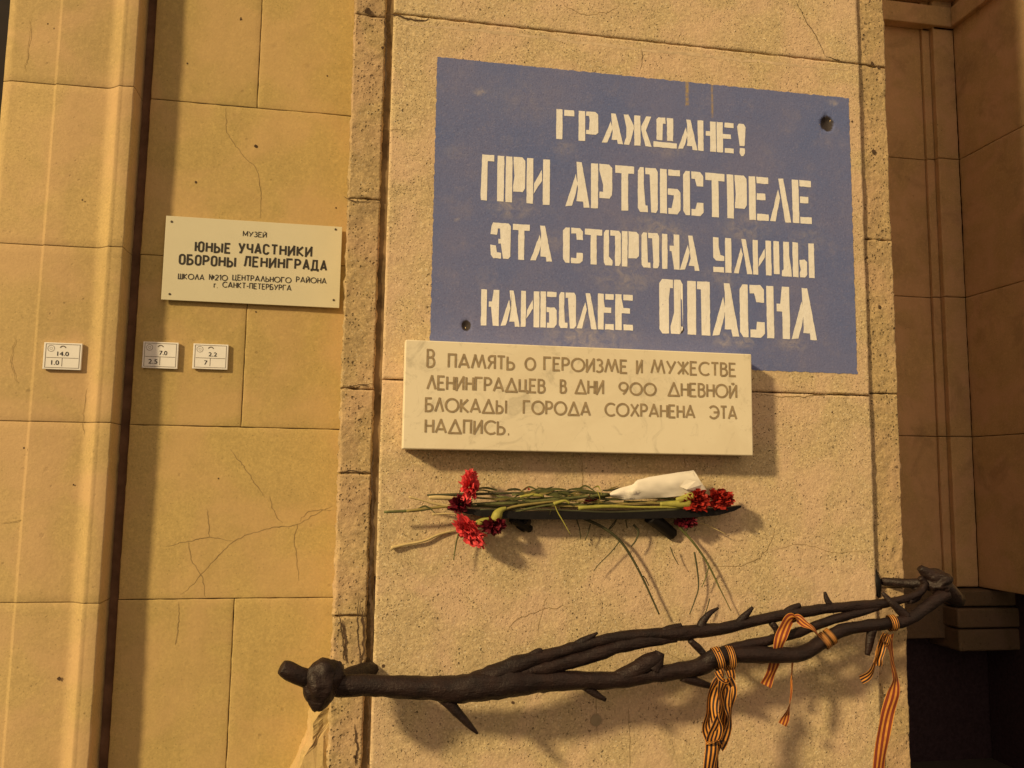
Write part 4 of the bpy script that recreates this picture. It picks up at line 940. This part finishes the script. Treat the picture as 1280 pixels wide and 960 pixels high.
carnation('dark crimson carnation with a yellow green calyx pointing down', (617, 655, -.13, 15, 11, M_CRIM, 60, 12, (-.1, -.7, -.8)), [(624, 640, -.13), (640, 634, -.13), (665, 630, -.125), (710, 626, -.11), (770, 629, -.1), (820, 627, -.1)], [(619, 650, -.125, 6.5), (622, 643, -.13, 6.5), (626, 638, -.13, 4), (633, 635, -.13, 2)], [[(645, 632, -.13), (660, 622, -.13), (668, 618, -.13)]], M_STEMD)
carnation('orange red carnation under the end of the white paper', (868, 626, -.12, 18, 14, M_RED2, 60, 15, (.5, -.8, .1)), [(850, 630, -.115), (800, 629, -.115), (740, 633, -.11), (690, 632, -.11), (640, 628, -.1)], [(862, 629, -.12, 6.5), (850, 630, -.12, 5.5), (838, 630, -.118, 4), (825, 630, -.115, 2.5)], (), M_STEMD)
carnation('deep red carnation at the right tip of the ledge', (896, 625, -.12, 21, 13, M_RED2, 64, 19, (.7, -.7, .2)), [(872, 628, -.10), (820, 622, -.09), (760, 624, -.09), (700, 617, -.09), (640, 618, -.09)], [(866, 620, -.13, 6), (856, 623, -.125, 5), (845, 625, -.12, 3)])
carnation('dark crimson carnation hanging under the right part of the ledge', (858, 650, -.085, 15, 9, M_CRIM, 50, 23, (.3, -.6, -.7)), [(850, 644, -.08), (820, 634, -.08), (770, 632, -.07), (700, 634, -.07)])
carnation('small dark red bud among the stems near the paper', (733, 624, -.10, 13, 5, M_CRIM, 20, 27, (.9, -.4, 0)), [(720, 625, -.1), (680, 627, -.1), (620, 620, -.09)])
# loose stems and leaves of the bunch
rnd = random.Random(11)
bunch = [
 ([(480, 640, -.1), (520, 638, -.1), (560, 633, -.1), (620, 628, -.095), (700, 629, -.09)], M_STEM, 1.7, 'green stem poking out farthest at the left of the bunch'),
 ([(508, 639, -.105), (540, 635, -.1), (575, 631, -.1)], M_STEMD, 1.8, 'yellowish cut stem end just above the longest green stem'),
 ([(511, 621, -.105), (530, 626, -.105), (546, 630, -.1), (575, 634, -.1)], M_STRAW, 1.6, 'pale dry stem slanting down at the left end of the bunch'),
 ([(534, 619, -.08), (580, 618, -.08), (650, 616, -.085), (720, 615, -.085), (780, 620, -.08)], M_DSTEM, 1.8, 'dark green stem along the top of the bunch'),
 ([(536, 622, -.11), (548, 622, -.11), (570, 623, -.1)], M_STRAW, 2.6, 'short pale stem stub beside the dark top stem'),
 ([(540, 643, -.105), (560, 642, -.105), (575, 643, -.1)], M_STRAW, 1.4, 'short straw coloured stub under the left end of the bunch'),
 ([(600, 637, -.12), (680, 637, -.12), (760, 640, -.12), (850, 637, -.12)], M_DSTEM, 1.5, 'dark stem lying along the front edge of the ledge'),
 ([(596, 630, -.11), (640, 629, -.11), (720, 622, -.11), (760, 618, -.11)], M_STEM, 2.0, 'olive stem running through the middle of the bunch'),
 ([(723, 635, -.12), (760, 633, -.12), (800, 634, -.12), (855, 634, -.12)], M_CALYX, 2.2, 'thick yellow green stem below the white paper'),
 ([(650, 621, -.11), (665, 619, -.11), (680, 620, -.11)], M_CALYX, 2.0, 'small yellow green node among the middle stems'),
 ([(780, 627, -.1), (830, 627, -.1), (862, 621, -.1)], M_STEM, 1.5, 'thin green stem right under the white paper'),
 ([(692, 630, -.125), (705, 626, -.13), (712, 629, -.13)], M_CALYX, 2.2, 'curled yellow green shoot at the middle of the bunch'),
]
for pts, mt, r, lb in bunch:
    t = empty('sprig', P(*pts[0]), lb, 'flower stem', 'loose stems in the bunch'); stemtube(t, pts, mt, r)
    if r < 2 and len(pts) > 4:
        for k in range(3):
            x, y, Y = pts[k+1]; leaf(t, [(x, y, Y), (x+12, y-5+rnd.uniform(-3, 3), Y-.01), (x+rnd.uniform(18, 30), y-3+rnd.uniform(-6, 8), Y-.012)], 2.4)
lv = empty('leaf_tuft', P(700, 618, -.11), 'tangle of narrow grey green carnation leaves on the middle of the bunch', 'leaves')
for k in range(46):
    x = rnd.uniform(610, 765); y = rnd.uniform(612, 632); Y = rnd.uniform(-.13, -.08); a = rnd.choice((-1, 1)); L = rnd.uniform(12, 34)
    o = leaf(lv, [(x, y, Y), (x+a*L*.5, y+rnd.uniform(-5, 3), Y-.006), (x+a*L, y+rnd.uniform(-6, 6), Y)], rnd.uniform(1.6, 3.2), rnd.choice((M_STEM, M_STEM, M_DSTEM, M_STEMD)))
for pts in ([(752, 618, -.12), (748, 608, -.12), (740, 611, -.12)], [(746, 612, -.12), (750, 625, -.125), (744, 634, -.125)], [(693, 630, -.13), (697, 640, -.13), (704, 652, -.13), (713, 668, -.13)], [(690, 634, -.13), (688, 640, -.13), (687, 644, -.13)]):
    leaf(lv, pts, 2.2, M_CALYX)
# drooping sprays
def spray(label, main, subs, mat=M_DSTEM, r=1.3):
    t = empty('drooping_sprig', P(*main[0]), label, 'flower stem', 'stems drooping below the ledge'); part('stem', [(a, b, Y, r*max(.45, 1-.6*i/len(main))) for i, (a, b, Y) in enumerate(main)], t, mat, sides=6, sub=5)
    for s in subs: part('side_shoot', [(a, b, Y, .8-.12*i) for i, (a, b, Y) in enumerate(s)], t, mat, sides=5, sub=4)
spray('long dark stem drooping from the middle of the ledge towards the branch', [(730, 648, -.06), (755, 660, -.06), (775, 676, -.06), (789, 696, -.06), (803, 722, -.06), (815, 748, -.06), (824, 768, -.06)],
      [[(775, 676, -.06), (764, 690, -.05), (748, 706, -.05), (742, 714, -.05)], [(760, 664, -.06), (768, 655, -.05), (772, 646, -.05)], [(800, 718, -.06), (806, 722, -.05), (811, 732, -.05)]], M_DSTEM, 2.2)
spray('green stem drooping in an arc below the dark crimson carnation', [(842, 652, -.06), (854, 664, -.06), (868, 680, -.06), (880, 697, -.06), (890, 715, -.06), (899, 734, -.06)],
      [[(886, 708, -.06), (882, 722, -.05), (877, 734, -.05)], [(860, 672, -.06), (858, 664, -.06), (862, 658, -.05)], [(899, 734, -.06), (904, 744, -.05), (914, 764, -.05)]], M_STEM, 2.0)
spray('thin dark twig hanging just left of the green drooping stem', [(868, 690, -.05), (872, 715, -.05), (873, 735, -.05), (868, 752, -.05), (862, 768, -.05)], [[(887, 748, -.05), (884, 760, -.05), (880, 770, -.05)]], M_DSTEM, 1.2)
spray('short brown shoots hanging under the ledge between the two long stems', [(792, 656, -.06), (798, 664, -.06), (795, 675, -.06), (789, 683, -.06)], [[(782, 650, -.06), (784, 660, -.05)], [(838, 684, -.05), (842, 695, -.05), (848, 706, -.05)], [(720, 648, -.05), (724, 660, -.05), (726, 674, -.05)], [(738, 655, -.05), (735, 666, -.05), (731, 676, -.05)], [(770, 650, -.05), (762, 660, -.05), (758, 664, -.05)]], M_DSTEM, 1.6)
spray('single thin green shoot hanging below the left red carnation', [(573, 667, -.08), (570, 680, -.08), (567, 700, -.08)], [], M_STEM, 1.2)
spray('pale straw twig hanging at the right under the ledge', [(868, 652, -.05), (885, 657, -.05), (908, 668, -.05)], [], M_STRAW, .9)
t = empty('straw', P(520, 677, -.02), 'pale dry straw caught on the wall at the lower left of the flowers', 'straw')
part('stalk', [(489, 685, -.02, 2.6), (505, 681, -.02, 1.8), (530, 676, -.02, 1.6), (549, 668, -.015, 1.6), (572, 662, -.012, .8)], t, M_STRAW, sides=6, sub=5)
# white paper
def paper():
    t = empty('paper_wrap', P(815, 610, -.12), 'crumpled white paper wrap lying on the stems of the bunch', 'paper')
    top = [(762, 616), (775, 610), (790, 606), (797, 600), (820, 595), (845, 591), (867, 588)]; bot = [(764, 622), (776, 624), (790, 625), (800, 624), (825, 622), (850, 620), (884, 614)]
    vs = []; fs = []; n = len(top); K = 6; rr = random.Random(4)
    T = catmull(top, 3); B = catmull(bot, 3); n = len(T)
    for i in range(n):
        for side in (0, 1):
            for k in range(K+1):
                v = k/K; a = T[i][0]+(B[i][0]-T[i][0])*v; b = T[i][1]+(B[i][1]-T[i][1])*v
                Y = -.125-.028*math.sin(math.pi*v)*(1-.5*i/n) + .016*fr(a*.02, b*.05, 3, 4, 3) if side == 0 else -.10
                vs.append(P(a+.8*nz(a*.1, b*.1, 2, 2), b+.8*nz(a*.1, 4, b*.1, 2), Y))
    A = 2*(K+1)
    for i in range(n-1):
        for k in range(K):
            a = i*A+k; fs.append((a, a+1, a+A+1, a+A)); a += K+1; fs.append((a, a+1, a+A+1, a+A))
    mesh('sheet', vs, fs, M_PAPER, t, True)
    fl = [(850, 608, -.15), (866, 590, -.13), (871, 600, -.14), (877, 606, -.14), (884, 613, -.13), (874, 614, -.13), (858, 612, -.16)]
    mesh('folded_corner', [P(*q) for q in fl], [(0, 1, 2, 6), (6, 2, 3), (6, 3, 5), (3, 4, 5)], M_PAPER, t)
paper()
t = empty('fallen_petal', P(659, 610, -.1), 'tiny torn red petal above the stems near the slab', 'petal')
bloom(t, 659, 611, -.10, 4, 4, M_RED2, 4, 33, (0, -1, .3))
print('done', len(bpy.data.objects))
